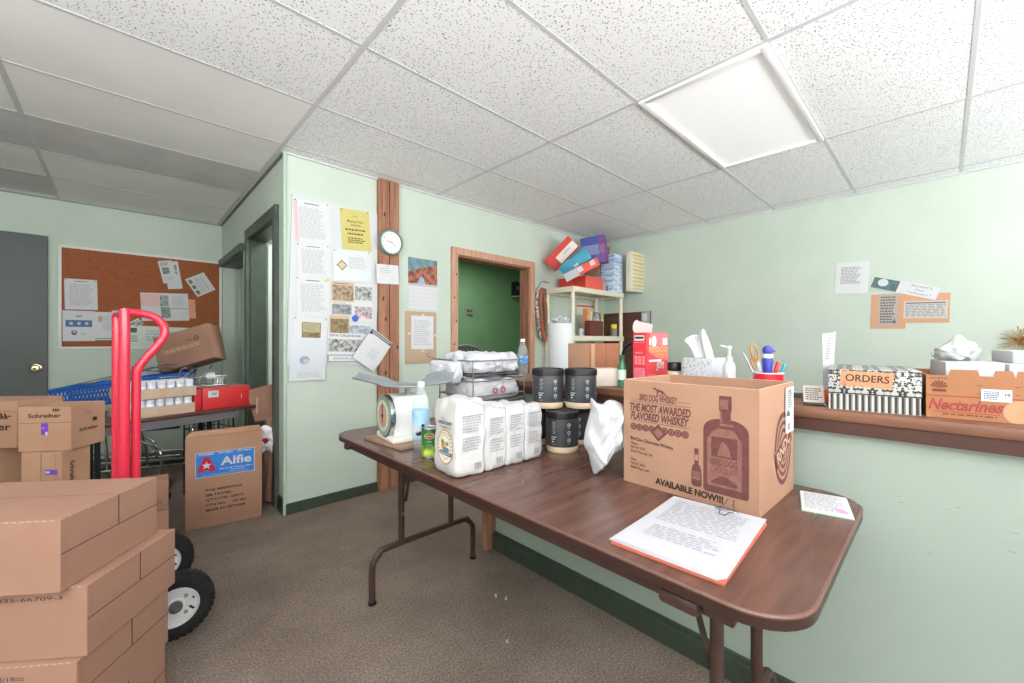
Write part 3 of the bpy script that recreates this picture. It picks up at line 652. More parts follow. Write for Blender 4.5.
# ------------------------------------------------------------------ papers on table
pq=[P(x,y,Z=.752) for x,y in ((675,497),(773,521),(715,577),(612,537))]
ctr=sum(pq,Vector())/4; ex=(pq[1]-pq[0])+(pq[2]-pq[3]); ex.z=0; pw=ex.length/2; ey=(pq[0]-pq[3])+(pq[1]-pq[2]); ey.z=0; pl=ey.length/2
ang=math.atan2(ex.y,ex.x); print('doc',pw,pl,math.degrees(ang))
t=thing('document_stack','stack of typed papers over a red folder near the table corner','papers',(ctr.x,ctr.y,TZ),ang)
b=MB(); b.box((0,-.004,.0045),(pw*1.02,pl*1.0,.005),mat('red_folder',(206,104,84),rough=.6),bev=.001); b.box((.0,-.004,.0015),(pw*1.02,pl*1.0,.002),flat((150,96,70))); b.done('folder',t)
b=MB(); b.box((-.006,.004,.0065),(pw*.99,pl*.98,.003),flat((226,196,160),.8)); 
for k in range(4): b.box((-.004+.002*k,.002*(k-2),.0085+k*.0011),(pw,pl,.001),mat('typed_sheet',(184,184,189),rough=.8),Matrix.Rotation((k-2)*.012,4,'Z'))
Tq=Matrix.Translation((0,0,.0125))
Ml=flat((158,158,164),.8); b.para(Tq,0,pl*.2,pw*.8,pl*.45,13,Ml,8,rag=.1,fill=.4); b.para(Tq,0,-pl*.2,pw*.7,pl*.2,6,Ml,9,fill=.4); b.done('sheets',t,smooth=0)
b=MB(); b.box((pw*.12,pl*.47,.012),(.05,.012,.012),M_STEEL,bev=.003)
for z in (1,-1): b.tube([(pw*.12-.018,pl*.465,.015),(pw*.12-.009,pl*.465-z*.02,.017+.006*(z<0)),(pw*.12-.007,pl*.465-z*.036,.016+.014*(z<0)),(pw*.12+.007,pl*.465-z*.036,.016+.014*(z<0)),(pw*.12+.009,pl*.465-z*.02,.017+.006*(z<0)),(pw*.12+.018,pl*.465,.015)],.0013,M_CHROME,6)
b.done('binder_clip',t)
cq=[P(x,y,Z=TZ) for x,y in ((800,493),(848,501),(852,517),(802,512))]
c=sum(cq,Vector())/4
b=MB(); b.box((0,0,.003),(.150,.102,.006),M_PAPER,bev=.001); Tq=Matrix.Translation((0,0,.006))@Matrix.Rotation(-PI/2,4,'Z'); b.para(Tq,-.0,.0,.09,.13,14,M_GREY,5,fill=.35); b.rect(Tq,.03,-.045,.02,.026,flat((240,150,196)),z=.0009,rot=.6); b.box((0,0,.001),(.152,.104,.002),flat((120,170,130)))
e=(cq[0]-cq[3]);e.z=0
solo(b,'note_pad','small note pad with pink highlight lying by the table right corner','note pad',(c.x,c.y,TZ),math.atan2(e.y,e.x),smooth=0)
# ------------------------------------------------------------------ scale
t=thing('kitchen_scale','vintage white dial scale with steel pan at the far table end','scale',(.90,1.60,TZ+.012),0)
sr=R(-7)
Sd=Matrix.Rotation(sr,4,'Z')
b=MB(); b.box((0,0,.012),(.21,.2,.024),flat((226,224,216),.4),Sd,bev=.008); b.done('base',t)
b=MB()
pb=[(-.085,.024),(.085,.024),(.075,.05),(.06,.175),(.045,.185),(-.07,.185),(-.085,.165)]
b.prism(pb,.13,flat((228,228,224),.35),Sd@FM((0,.065,0),(1,0,0),(0,0,1))); b.box((0,0,.2),(.02,.02,.045),M_STEEL,Sd); b.done('body',t)
b=MB(); Md=Sd@FM((-.082,0,.103),(0,-1,0),(0,0,1))@Matrix.Scale(1.13,4)
b.lathe([(.077,.004),(.08,.010),(.08,.021),(.076,.024)],M_CHROME,Md,40,cap=True); 
b.lathe([(.0745,.0243),(.0745,.0248)],flat((150,176,152),.4),Md,40); b.lathe([(.057,.025),(.057,.0254)],flat((206,214,200),.4),Md,36); b.lathe([(.043,.0256),(.043,.026)],flat((196,150,130),.5),Md,32)
for k in range(40):
    a=k*2*PI/40; b.rect(Md,.065*math.cos(a),.065*math.sin(a),.009,.0015,M_BLK2,z=.0256,rot=a)
b.done('dial',t)
b=MB(); b.box((0,.012,.0272),(.004,.075,.001),M_BLACK,Md); b.lathe([(.006,.026),(.006,.029)],M_BLACK,Md,12); b.done('needle',t)
b=MB() # bent pan: flat middle and two raised wings
Sp=Matrix.Rotation(R(8),4,'Z')@Matrix.Translation((.0,0,.223))
sec=[(-.225,.034,-.045,.050,.03),(-.12,.014,-.075,.026,.06),(-.07,.0,-.085,.0,.08),(.05,.0,-.085,.0,.085),(.06,.004,-.085,.03,.09),(.175,.016,-.075,.078,.09),(.20,.022,-.06,.078,.07)]
vs=[];fs=[];n=len(sec)
for x,z0_,y0_,z1_,y1_ in sec: vs+=[(x,y0_,z0_+.006),(x,y0_+.008,z0_),(x,y1_-.008,z1_),(x,y1_,z1_+.006)]
vs2=[(x,y,z-.003) for x,y,z in vs]
Vv=Matrix.Rotation(AZ-PI/2,4,'Z')
for i in range(n-1):
    for k in range(3):
        a=i*4+k; fs.append((a,a+4,a+5,a+1)); o_=n*4; fs.append((o_+a+1,o_+a+5,o_+a+4,o_+a))
    for k in (0,3): a=i*4+k; fs.append((a,a+4,a+4+n*4,a+n*4))
for i in (0,n-1): fs+=[(i*4+k,i*4+k+1,i*4+k+1+n*4,i*4+k+n*4) for k in range(3)]
b.add(vs+vs2,fs,mat('pan_steel',(166,174,178),(156,164,168),scale=14,rough=.35,metal=.55),Matrix.Translation((.0,0,.223))@Vv); b.done('pan',t,smooth=20)
b=MB(); b.box((0,0,.006),(.27,.29,.012),mat('brown_board',(160,132,112),(148,120,102),scale=10,rough=.8),bev=.002)
solo(b,'cardboard_mat','flat brown board lying under the dial scale','board',(.91,1.605,TZ),R(4))
# ------------------------------------------------------------------ bottle & can
def bottle(name,label,loc,h,r,liq,lab,labh,cap,draw=None):
    t=thing(name,label,'bottle',loc)
    b=MB(); s=h/.265
    b.lathe([(r*.7,0),(r*.95,.006*s),(r,.02*s),(r,.06*s),(r*.97,.075*s),(r,.09*s),(r,.155*s),(r*.97,.175*s),(r*.75,.205*s),(r*.45,.228*s),(r*.36,.238*s),(r*.36,.25*s)],M_WATER,None,28); b.done('body',t)
    b=MB(); b.lathe([(r*.42,.243*s),(r*.43,.246*s),(r*.43,.262*s),(r*.4,.265*s)],cap,None,20); b.done('cap',t)
    b=MB(); z0,z1=labh; b.lathe([(r*1.015,z0),(r*1.015,z1)],lab,None,28,cap=False)
    if draw: draw(b)
    b.done('label_band',t); return t
lb=mat('bottle_label_blue',(150,196,226),(178,212,234),scale=20,rough=.4)
def ld(b):
    for k,(a,z,s_) in enumerate(((200,.075,.012),(225,.07,.012),(212,.085,.016),(250,.10,.007),(190,.11,.007))):
        M=Matrix.Rotation(R(a),4,'Z')@FM((.0375,0,z),(0,1,0),(0,0,1)); b.disc(M,0,0,s_,s_*.8,M_WHITE if k%2==0 else M_BLK2,seg=12)
bottle('soda_bottle','clear bottle with blue label and white cap beside the scale',P(421,449,Z=TZ),.268,.034,None,lb,(.05,.158),M_WHITE,ld)
t=thing('food_can','small tin can with green vegetable label in front of the soda bottle','can',P(430.5,456.5,Z=TZ))
b=MB(); b.lathe([(.030,0),(.032,.003),(.0315,.006),(.0315,.104),(.032,.107),(.0305,.11),(.029,.107)],M_STEEL,None,28); b.done('tin',t)
b=MB(); b.lathe([(.0325,.007),(.0325,.045),(.0325,.103)],None,None,32,cap=False,ms=[mat('can_label_beans',(150,186,80),(86,132,46),scale=60,rough=.4),mat('can_label_green',(52,122,56),(44,108,50),scale=30,rough=.4)])
Mc=Matrix.Rotation(R(222),4,'Z')
def cyld(b,M,u,z,r,rx,rz,m,zz=.0004,seg=18):
    vs=[]
    for k in range(seg):
        a=2*PI*k/seg; th=(u+rx*math.cos(a))/r; vs.append(((r+zz)*math.cos(th),(r+zz)*math.sin(th),z+rz*math.sin(a)))
    b.add(vs,[tuple(range(seg))],m,M)
cyld(b,Mc,0.004,.082,.0325,.019,.010,flat((236,226,200)),.0006); cyld(b,Mc,0.004,.082,.0325,.017,.0085,flat((196,34,40)),.0012)
def cyltext(b,M,s,u,z,r,size,m,width,bold=.02):
    vs,fs=text_mesh(s,bold); x0=min(v.x for v in vs);x1=max(v.x for v in vs);y0=min(v.y for v in vs);y1=max(v.y for v in vs)
    o=[]
    for v in vs:
        x=u+(v.x-(x0+x1)/2)*width/(x1-x0); th=x/r; o.append((r*math.cos(th),r*math.sin(th),z+(v.y-(y0+y1)/2)*size))
    b.add(o,fs,m,M)
cyltext(b,Mc,'Del Monte',.004,.082,.0342,.008,M_WHITE,.026); cyltext(b,Mc,'Quality',.004,.062,.0336,.006,M_WHITE,.018); cyltext(b,Mc,'FRESH CUT BEANS',.004,.05,.0336,.004,M_WHITE,.024)
for k in range(5): cyld(b,Mc,-.012+.007*k,.02+.004*(k%2),.0325,.004,.012,flat((196,210,80)),.0008,10)
b.done('label_wrap',t)
# ------------------------------------------------------------------ flour pack
t=thing('flour_bag_pack','shrink wrapped pack of white flour bags standing on the table','bags',(.742,1.022,TZ),R(-2.0))
def pillow(b,x0,x1,y0,y1,h,m,seed,n=10):
    t_=bmesh.new(); bmesh.ops.create_cube(t_,size=1); bmesh.ops.subdivide_edges(t_,edges=list(t_.edges),cuts=n,use_grid_fill=True)
    for v in t_.verts:
        p=v.co*2; q=Vector((p.x,p.y,p.z)); 
        k=13.0; l=(abs(p.x)**k+abs(p.y)**k+abs(p.z)**(k*1.6))**(1/k); q=p/l*max(abs(p.x),abs(p.y),abs(p.z)) if l else p
        c=Vector((q.x*(x1-x0)/2+(x0+x1)/2,q.y*(y1-y0)/2+(y0+y1)/2,q.z*h/2+h/2))
        nn=noise.noise(c*28+Vector((seed*9,0,0)))*.007+abs(noise.noise(c*55+Vector((0,seed*7,0))))*-.006
        if p.z>.85: nn*=1.6
        c+=Vector((p.x,p.y,p.z)).normalized()*nn; c.z=max(c.z,.0005); v.co=c
    b.merge(t_,m); t_.free()
M_FLOUR=mat('flour_paper',(196,194,193),rough=.6,bump=.15,bscale=40)
bx=[(0,.112,.245),(.112,.20,.215),(.20,.288,.208),(.288,.372,.200)]
for i,(x0,x1,h) in enumerate(bx):
    b=MB(); pillow(b,x0-.003,x1+.003,.0,.135,h,M_FLOUR,i+1)
    S=FM(((x0+x1)/2,-.0025,0),(1,0,0),(0,0,1)); w=x1-x0
    for zz,hh,rows in ((.145,.05,6),(.085,.045,5)): b.para(S,0,zz+(.02 if i==0 else 0),w*.68,hh,rows,flat((160,160,164),.8),i+3,z=.0006,rag=.3)
    b.rect(S,0,.172+(.02 if i==0 else 0),w*.7,.003,M_GREY)
    for k in range(9): b.rect(S,-.012+k*.003+(.01 if i else .02),.032,.0008+.0008*(k%3),.022,M_GREY)
    if i==0:
        L=FM((-.0032,.062,0),(0,-1,0),(0,0,1))
        gold=flat((184,160,112)); 
        b.disc(L,0,.092,.046,.056,gold,z=.0008,seg=32); b.disc(L,0,.092,.041,.050,flat((236,230,214)),z=.0012,seg=32); b.disc(L,0,.092,.033,.041,flat((206,192,156)),z=.0016,seg=28); b.disc(L,0,.092,.029,.036,flat((226,222,206)),z=.002,seg=28)
        for k in range(16):
            a=R(-20+k*15); b.rect(L,.037*math.cos(a),.092+.0455*math.sin(a),.004,.006,flat((140,112,70)),z=.0022,rot=a)
        b.disc(L,-.008,.096,.012,.016,flat((206,140,60)),z=.0024,seg=14); b.disc(L,-.012,.108,.008,.008,flat((96,140,90)),z=.0027,seg=12); b.disc(L,.008,.085,.018,.008,flat((86,130,150)),z=.0026,seg=14); b.disc(L,.014,.104,.009,.007,flat((120,150,90)),z=.0026,seg=12)
        b.rect(L,.006,.073,.07,.012,flat((98,112,122)),z=.003,rot=-.05); b.para(L@Matrix.Translation((.006,.073,.003)),0,0,.06,.006,1,M_WHITE,3)
        dk=flat((88,92,90))
        b.text('MOSS',L@Matrix.Translation((-.012,.181,0)),.009,dk,z=.0012); b.text('LOGIDS COUNTY',L@Matrix.Translation((0,.168,0)),.015,dk,width=.082,bold=.02,z=.0012); b.text('COMPANION & CO',L@Matrix.Translation((.004,.154,0)),.010,dk,width=.07,z=.0012)
    b.done('bag',t,smooth=60)
b=MB(); # plastic wrap ridges and loose top
for pts in ([(.112,-.004,.015),(.10,-.007,.06),(.113,-.005,.13),(.115,-.003,.20),(.112,.03,.222)],[(.0,.0,.24),(.06,-.002,.236),(.13,-.003,.212),(.25,-.004,.204),(.37,-.002,.194)],[(.12,-.004,.1),(.16,-.006,.13),(.21,-.005,.12),(.28,-.006,.14),(.36,-.004,.12)]):
    b.tube(pts,.0013,M_PLASTW,6,smooth=5)
b.done('shrink_wrap',t)
# ------------------------------------------------------------------ wire rack with bags
t=thing('wire_rack','two tier wire tray rack stuffed with white bags behind the flour','rack',(1.117,1.42,TZ))
W_,D_=.317,.26; dk=mat('dark_wire',(150,150,150),rough=.3,metal=.9)
b=MB()
for x in (0,W_):
    for y in (0,D_): b.tube([(x,y,0),(x,y,.345)],.0035,dk,6)
for z in (.06,.15,.18,.246,.276,.338):
    b.tube([(0,0,z),(W_,0,z),(W_,D_,z),(0,D_,z)],.0028,dk,6,closed=True)
for z in (.06,.15,.246): 
    for k in range(7): b.tube([(k*W_/6,0,z),(k*W_/6,D_,z)],.0015,dk,5)
b.tube([(0,D_,.338),(-.03,D_+.005,.345),(-.06,D_+.01,.352),(-.066,D_+.01,.365),(-.05,D_+.01,.37)],.003,dk,6)
b.tube([(.118,-.003,.338),(.13,-.006,.315),(.12,-.006,.295),(.13,-.004,.276)],.0022,dk,6); b.tube([(.178,-.003,.338),(.165,-.006,.315),(.178,-.006,.295),(.186,-.004,.276)],.0022,dk,6)
b.done('wire_frame',t)
def bagbox(name,label,x0,x1,y0,y1,z0,h,seed,draw=None,amp=1.0):
    b=MB(); t_=bmesh.new(); bmesh.ops.create_cube(t_,size=1); bmesh.ops.subdivide_edges(t_,edges=list(t_.edges),cuts=22,use_grid_fill=True)
    sv=Vector((seed*3.1,seed*1.7,seed*2.3))
    for v in t_.verts:
        q=v.co*2; k=6.0; l=(abs(q.x)**k+abs(q.y)**k+abs(q.z)**(k*.6))**(1/k); q=q/l*max(abs(q.x),abs(q.y),abs(q.z))
        c=Vector((q.x*(x1-x0)/2,q.y*(y1-y0)/2,q.z*h/2+h/2)); n1=noise.noise(c*14+sv); n2=abs(noise.noise(c*24+sv*2)); n3=abs(noise.noise(c*52+sv*3))
        nr=Vector((v.co.x,v.co.y,v.co.z)).normalized(); dsp=(n1*.012-n2*.022-n3*.009+.009)*amp
        if v.co.z>.3: dsp+=n1*.03*amp
        c+=nr*dsp; c.z=max(c.z,0); v.co=c
    b.merge(t_,M_PLASTW); t_.free()
    if draw: draw(b)
    return solo(b,name,label,'bag',((x0+x1)/2,(y0+y1)/2,z0),0,'white plastic bags in the wire rack',smooth=70)
X0,Y0=1.117,1.42
bagbox('plastic_bag_bundle','bundle of white plastic bags heaped in the top tray of the wire rack',X0+.006,X0+W_-.006,Y0+.008,Y0+D_-.006,TZ+.281,.085,3)
def prt(b):
    pk_=flat((176,92,116),.6); hy=-.127
    for ci in (.0,.048):
        for k in range(10):
            a=k*2*PI/10; S=FM((-.03+ci,hy,.045),(1,0,0),(0,0,1)); b.rect(S,.013*math.cos(a),.013*math.sin(a),.014,.005,pk_,z=.004,rot=a)
    S=FM((-.0,hy,.075),(1,0,0),(0,0,1)); b.rect(S,.0,.0,.05,.003,flat((120,160,140)),z=.004,rot=.2)
bagbox('plastic_bag_bundle','white plastic bags with red print in the middle tray of the rack',X0+.006,X0+W_-.006,Y0+.006,Y0+D_-.006,TZ+.154,.095,8,prt,.6)
bagbox('plastic_bag','white bag stuffed over the left end of the wire rack',X0-.075,X0-.006,Y0+.06,Y0+.24,TZ+.235,.10,5,None,.55)
# ------------------------------------------------------------------ protein tubs
M_TUB=mat('black_tub',(58,59,62),(52,53,56),scale=20,rough=.4)
def tub():
    t=thing('black_tub','','tub',(0,0,0))
    b=MB(); r=.0632
    b.lathe([(r*.93,0),(r*.97,.004),(r,.008),(r,.024),(r,.0245),(r,.128),(r*.985,.132)],None,None,36,ms=[flat((222,196,166),.6)]*3+[M_TUB]*3); 
    tx=flat((150,150,152),.7)
    for a in (190,300):
        M=Matrix.Rotation(R(a),4,'Z')
        for k in range(9): cyld(b,M,.002*(k%2),.118-k*.0055,r,.010-.002*(k%3),.0011,tx,.0004,8)
        cyld(b,M,0,.062,r,.012,.0022,M_WHITE,.0004,8); cyld(b,M,-.002,.054,r,.009,.0022,M_WHITE,.0004,8); cyld(b,M,-.004,.044,r,.005,.003,M_WHITE,.0004,8); cyld(b,M,.0,.034,r,.011,.001,tx,.0004,8)
    for a in (244,136,354):
        M=Matrix.Rotation(R(a),4,'Z')
        for z in (.108,.08,.052):
            cyld(b,M,0,z,r,.0068,.0072,M_LGREY,.0004,16); cyld(b,M,0,z,r,.0046,.0050,M_TUB,.0007,14); cyld(b,M,.0,z,r,.0026,.0016,M_LGREY,.001,8); cyld(b,M,.0,z-.0115,r,.005,.001,tx,.0006,8)
    b.done('tub_body',t)
    b=MB(); b.lathe([(r*1.0,.130),(r*1.03,.131),(r*1.03,.152),(r*1.0,.157),(r*.9,.157),(r*.88,.153),(.001,.153)],M_BLACK,None,36,cap=False)
    for k in range(48): 
        a=2*PI*k/48; b.box((r*1.03,0,.142),(.0024,.0035,.019),M_BLACK,Matrix.Rotation(a,4,'Z'))
    b.done('lid',t); return t
tb=tub(); TG='black screw-lid tubs stacked on the table'
pts=[((1.252,1.030,TZ),'black tub at the front of the bottom row, between flour and plastic bag',0),((1.285,1.192,TZ),'black tub in the bottom row behind, next to the flour pack',.3),((1.388,1.07,TZ),'black tub in the bottom row behind, next to the crumpled bag',-.2),
     ((1.268,1.118,TZ+.158),'black tub on top of the stack, the left one of the two',.1),((1.362,1.022,TZ+.158),'black tub on top of the stack, the right one of the two',-.05)]
for i,(l,lab,rz) in enumerate(pts):
    if i==0: tb.location=l; tb.rotation_euler=(0,0,rz); tb['label']=lab; tb['group']=TG
    else: copy_thing(tb,l,rz,lab,TG)
# crumpled plastic bag
M_FILM=mat('thin_white_film',(204,205,208),rough=.4)
b=MB(); sil=[(591,401),(597,406),(603,407),(609,403),(616,404),(623,409),(622,420),(622,440),(621,452),(618,453),(612,458),(606,466),(600,473),(594,477),(591,468),(588,456),(584,448),(585,436),(588,424),(591,412)]
bc=P(608,476,Z=TZ); dd_=1.315; cen=P(606,435,d=dd_); SV=Matrix.Rotation(AZ-PI/2,3,'Z').inverted()
bd=[SV@(P(x,y,d=dd_)-cen) for x,y in sil]; bd=[(v.x,v.z) for v in bd]
N_=len(bd); seg=N_*5; ring=26; pts2=[]
for k in range(seg):
    i=k//5; f=(k%5)/5; a0,a1,a2,a3=bd[(i-1)%N_],bd[i],bd[(i+1)%N_],bd[(i+2)%N_]
    pts2.append(tuple(.5*((2*a1[q])+(a2[q]-a0[q])*f+(2*a0[q]-5*a1[q]+4*a2[q]-a3[q])*f*f+(3*a1[q]-a0[q]-3*a2[q]+a3[q])*f**3) for q in (0,1)))
vs=[];fs=[]
def fold(x,z,s_):
    w1=noise.noise(Vector((x*9,z*9,s_)))*.03
    q=Vector(((x+w1)*26+z*9,z*7-x*4,s_)); r_=1-abs(noise.noise(q))*2.2
    q2=Vector(((x-z*.4)*40,(z+x*.5)*16,s_+5)); r2_=1-abs(noise.noise(q2))*2.2
    return .024*r_+.010*r2_
for side in (-1,1):
    base=len(vs)
    for j in range(ring+1):
        f=j/ring
        for k in range(seg):
            x=pts2[k][0]*f; z=pts2[k][1]*f; bul=math.sqrt(max(0,1-f*f)); y=side*(.052*bul+fold(x,z,side*3.3)*min(1,(1-f)*3.2))
            vs.append((x,y,z))
    for j in range(ring):
        for k in range(seg):
            q=(base+j*seg+k,base+j*seg+(k+1)%seg,base+(j+1)*seg+(k+1)%seg,base+(j+1)*seg+k); fs.append(q if side<0 else q[::-1])
zmin=min(v[2] for v in vs); b.add(vs,fs,M_FILM)
bmesh.ops.remove_doubles(b.bm,verts=list(b.bm.verts),dist=.00005)
solo(b,'crumpled_bag','crumpled white plastic bag standing between tubs and whiskey carton','bag',(cen.x,cen.y,TZ-zmin),AZ-PI/2,smooth=70)
# ------------------------------------------------------------------ things on the ledge
def simplebox(name,label,cat,w,d,h,m,loc,rz=0,group=None,draw=None,bev=.002,face=None,rot=None):
    b=MB(); b.box((0,0,h/2),(w,d,h),m,bev=bev,face=face)
    if draw: draw(b,FM((0,-d/2,0),(1,0,0),(0,0,1)),FM((w/2,0,0),(0,1,0),(0,0,1)),Matrix.Translation((0,0,h)),FM((-w/2,0,0),(0,-1,0),(0,0,1)))
    return solo(b,name,label,cat,loc,rz,group,rot=rot)
def seamA(b,Ff,Fr,Ft,Fl):
    b.rect(Ff,.01,.095,.003,.19,M_SLIT); b.rect(Ff,-.11,.095,.03,.186,M_CARDE)
simplebox('brown_carton','plain brown carton on the ledge behind the stacked black tubs','box',.29,.135,.19,mat('rust_cardboard',(168,110,80),(158,102,74),scale=6,rough=.85),(1.865,1.307,LZ),0,draw=seamA,face={'-x':M_CARD})
simplebox('cream_box','low cream box on the ledge in front of the plain brown carton','box',.118,.09,.078,flat((206,194,182),.7),(1.60,1.075,LZ),AZ-PI/2+.1)
t=thing('green_bottle','slim green bottle on the ledge left of the red box','bottle',(1.615,.985,LZ))
b=MB(); b.lathe([(.016,0),(.018,.004),(.018,.09),(.011,.105),(.010,.118)],mat('green_plastic',(56,120,78),rough=.2),None,18); b.done('body',t)
b=MB(); b.lathe([(.0185,.03),(.0185,.075)],flat((196,220,204)),None,18,cap=False); b.done('label_band',t)
b=MB(); b.lathe([(.012,.117),(.012,.138),(.010,.14)],flat((44,90,60)),None,16); b.done('cap',t)
b=MB(); q=[P(632,392,d=1.95),P(622,384,d=1.98),P(622,362,d=1.98),P(624,350,d=1.97),P(630,344,d=1.95),P(641,343,d=1.92)]
q[0].z=LZ+.006; q[1].z=LZ+.03
c=q[0].copy(); b.tube([v-c for v in q],.007,M_BLACK,8,smooth=6); solo(b,'black_cable','thick black cable looping up behind the red box','cable',c)
t=thing('red_carton','upright red snack box with open white top flap on the ledge','box',(1.70,.892,LZ))
w,d,h=.2,.06,.238
b=MB(); b.box((0,0,h/2),(w,d,h),mat('red_print_card',(214,54,64),(206,48,58),scale=5,rough=.4),bev=.001)
S=FM((0,-d/2,0),(1,0,0),(0,0,1)); org=flat((244,150,90)); pink=flat((236,150,150))
b.poly(S,[(-.06,.236),(.1,.236),(.1,.115),(-.02,.13),(-.08,.16)],flat((226,110,110)),z=.0005)
b.disc(S,.02,.205,.035,.03,flat((206,110,120)),z=.0008); b.disc(S,-.03,.2,.02,.024,flat((250,214,200)),z=.001); b.rect(S,.07,.20,.04,.03,flat((244,226,220)),z=.001); b.rect(S,-.065,.2,.018,.03,flat((246,200,190)),z=.001)
b.text('moco',S@Matrix.Translation((.01,.165,0)),.05,org,width=.16,bold=.04,z=.0012); b.text('crisps',S@Matrix.Translation((.035,.14,0)),.026,org,width=.1,bold=.03,z=.0012)
b.rect(S,-.02,.117,.11,.009,flat((250,236,230)),z=.0012); b.text('JOY!',S@Matrix.Translation((.025,.092,0)),.04,M_WHITE,width=.07,bold=.04,z=.0014)
b.para(S,-.04,.045,.07,.03,4,flat((244,130,90)),5)
S=FM((-w/2,0,0),(0,-1,0),(0,0,1))
b.rect(S,0,.215,.045,.022,M_WHITE); b.rect(S,0,.216,.04,.009,M_BLK2,z=.0009); b.rect(S,0,.196,.05,.001,M_WHITE); b.text('MOCO',S@Matrix.Translation((0,.152,0)),.011,M_WHITE,width=.034)
for k in range(3): b.rect(S,-.016+.017*k,.12,.013,.036,pink); b.para(S,-.016+.017*k,.12,.011,.03,6,M_RED,k,z=.0009)
b.rect(S,0,.05,.05,.075,flat((220,130,140))); b.para(S,0,.05,.046,.07,14,flat((200,70,80)),4,z=.0009)
b.done('carton_body',t,smooth=0)
b=MB(); Mf=Matrix.Translation((-.07,.0,h-.001))@Matrix.Scale(1.35,4)@Matrix.Rotation(R(8),4,'X')@FM((0,0,0),(1,0,0),(0,0,1))
pp=[(-.05,0)]+[(-.048+.02*math.cos(a),.020+.020*math.sin(a)) for a in [R(230-25*k) for k in range(8)]]+[(.0,.034),(.045,.03),(.055,.025),(.055,0)]
b.prism(pp,.0012,flat((186,176,172),.7),Mf); b.done('top_flap',t,smooth=0)
t=thing('small_jar','small pale jar with black lid right of the red box','jar',(1.655,.765,LZ))
b=MB(); b.lathe([(.024,0),(.026,.004),(.026,.075),(.02,.082)],flat((206,196,170),.3),None,20); b.done('jar_body',t)
b=MB(); b.lathe([(.026,.08),(.027,.082),(.027,.112),(.025,.115)],M_BLACK,None,24); b.done('lid',t)
# tissue box
t=thing('tissue_box','speckled grey and white tissue box with a tissue pulled up','tissue box',(1.697,.6575,LZ))
b=MB(); b.box((0,0,.068),(.154,.111,.135),mat('speckled_card',(190,190,194),(128,128,134),scale=130,rough=.6,lo=.55,hi=.62),bev=.002,face={'-y':flat((200,202,207))}); b.disc(Matrix.Translation((0,0,.1355)),0,0,.045,.02,flat((150,150,154))); b.done('box_body',t)
b=MB()
n=14; vs=[]; fs=[]
for j in range(9):
    v=j/8
    for i in range(n):
        u=i/(n-1)-.5; wd_=.04+.015*v
        vs.append((.018*math.sin(u*9+v*2)*(.5+v)+.01*v-.0, u*wd_*1.6+ .045*v-.0-(.0 if v<.8 else .006*math.sin(i)), .13+.118*v-.045*v*(u+.5)*v+.008*math.sin(u*13)*v))
for j in range(8):
    for i in range(n-1): a=j*n+i; fs.append((a,a+1,a+n+1,a+n))
vs2=[(x+.0012,y,z) for x,y,z in vs]; m_=len(vs)
b.add(vs+vs2,fs+[tuple(m_+k for k in reversed(f)) for f in fs],mat('tissue',(208,208,211),rough=.9)); b.done('tissue',t,smooth=80)
# sanitizer
t=thing('pump_bottle','white pump bottle with speckled label right of the tissue box','bottle',(1.60,.535,LZ))
b=MB(); b.lathe([(.018,0),(.0205,.004),(.0205,.11),(.017,.122),(.010,.128)],mat('milky_plastic',(202,206,204),rough=.25),None,24); cyld(b,Matrix.Rotation(R(220),4,'Z'),0,.065,.0206,.016,.035,mat('speckled_card',(0,0,0)),.0005); b.done('bottle_body',t)
b=MB(); b.lathe([(.012,.126),(.012,.142),(.006,.146),(.0045,.17),(.009,.172),(.009,.18),(.007,.184)],M_WHITE,None,16); b.cyl((0,0,.178),(-.012,.026,.184),.0045,M_WHITE,r2=.003); b.done('pump_head',t)
# pencil cup
t=thing('pencil_cup','short red cup with white rim holding pens behind the whiskey carton','cup',(1.635,.42,LZ))
b=MB(); b.lathe([(.042,0),(.045,.004),(.046,.088),(.0475,.089),(.0475,.093),(.044,.093),(.043,.01),(.001,.008)],None,None,32,cap=False,ms=[flat((206,40,54),.3),flat((206,40,54),.3),flat((206,40,54),.3),flat((238,226,228),.3),flat((238,226,228),.3),flat((238,226,228),.3),flat((238,226,228),.3)]); b.done('cup_body',t)
cup=Vector((1.635,.42,LZ))
def stick(name,label,cat,px,py,m,r,px0,tip=None,grp=None,tipm=None):
    top=P(px,py,d=1.445); bot=cup+Vector((RT[0]*px0,RT[1]*px0,.016)); b=MB(); c=bot.copy()
    L=top-bot; b.cyl((0,0,0),L*.93,r,m,seg=10); b.cyl(L*.93,L,r*.8,tipm or m,r2=r*.35,seg=10); return solo(b,name,label,cat,c)
CUPUP=0
stick('red_marker','fat red marker leaning right in the pencil cup','marker',779,360,flat((200,30,40),.3),.007,.004,tipm=M_GREY)
stick('teal_marker','teal marker at the right side of the pencil cup','marker',785.5,363,flat((38,150,156),.3),.006,.016,tipm=M_GREY)
stick('silver_pen','thin silver pen leaning far left in the pencil cup','pen',743,352,M_STEEL,.0028,-.018)
stick('white_pen','short white pen at the left side of the pencil cup','pen',749,364,M_LGREY,.0035,-.020)
stick('brown_pencil','short yellow pencil with black tip between bird and red marker','pencil',773.5,361,flat((206,170,90)),.0035,-.002,tipm=M_BLACK)
t=thing('scissors','scissors with tan loop handles up in the pencil cup','scissors',cup+Vector((RT[0]*-.016,RT[1]*-.016,.048)))
Mv=Matrix.Rotation(AZ-PI/2,4,'Z')@Matrix.Rotation(R(-14),4,'Y')
b=MB(); tanp=flat((176,120,66),.4)
for ox_,oz_,rx,rz_ in ((-.004,.115,.011,.032),(-.011,.085,.009,.022)):
    b.tube([Mv@Vector((ox_+rx*math.cos(a),0.004*(ox_<-.006),oz_+rz_*math.sin(a))) for a in [k*2*PI/16 for k in range(16)]],.0032,tanp,7,closed=True)
b.done('loop_handles',t)
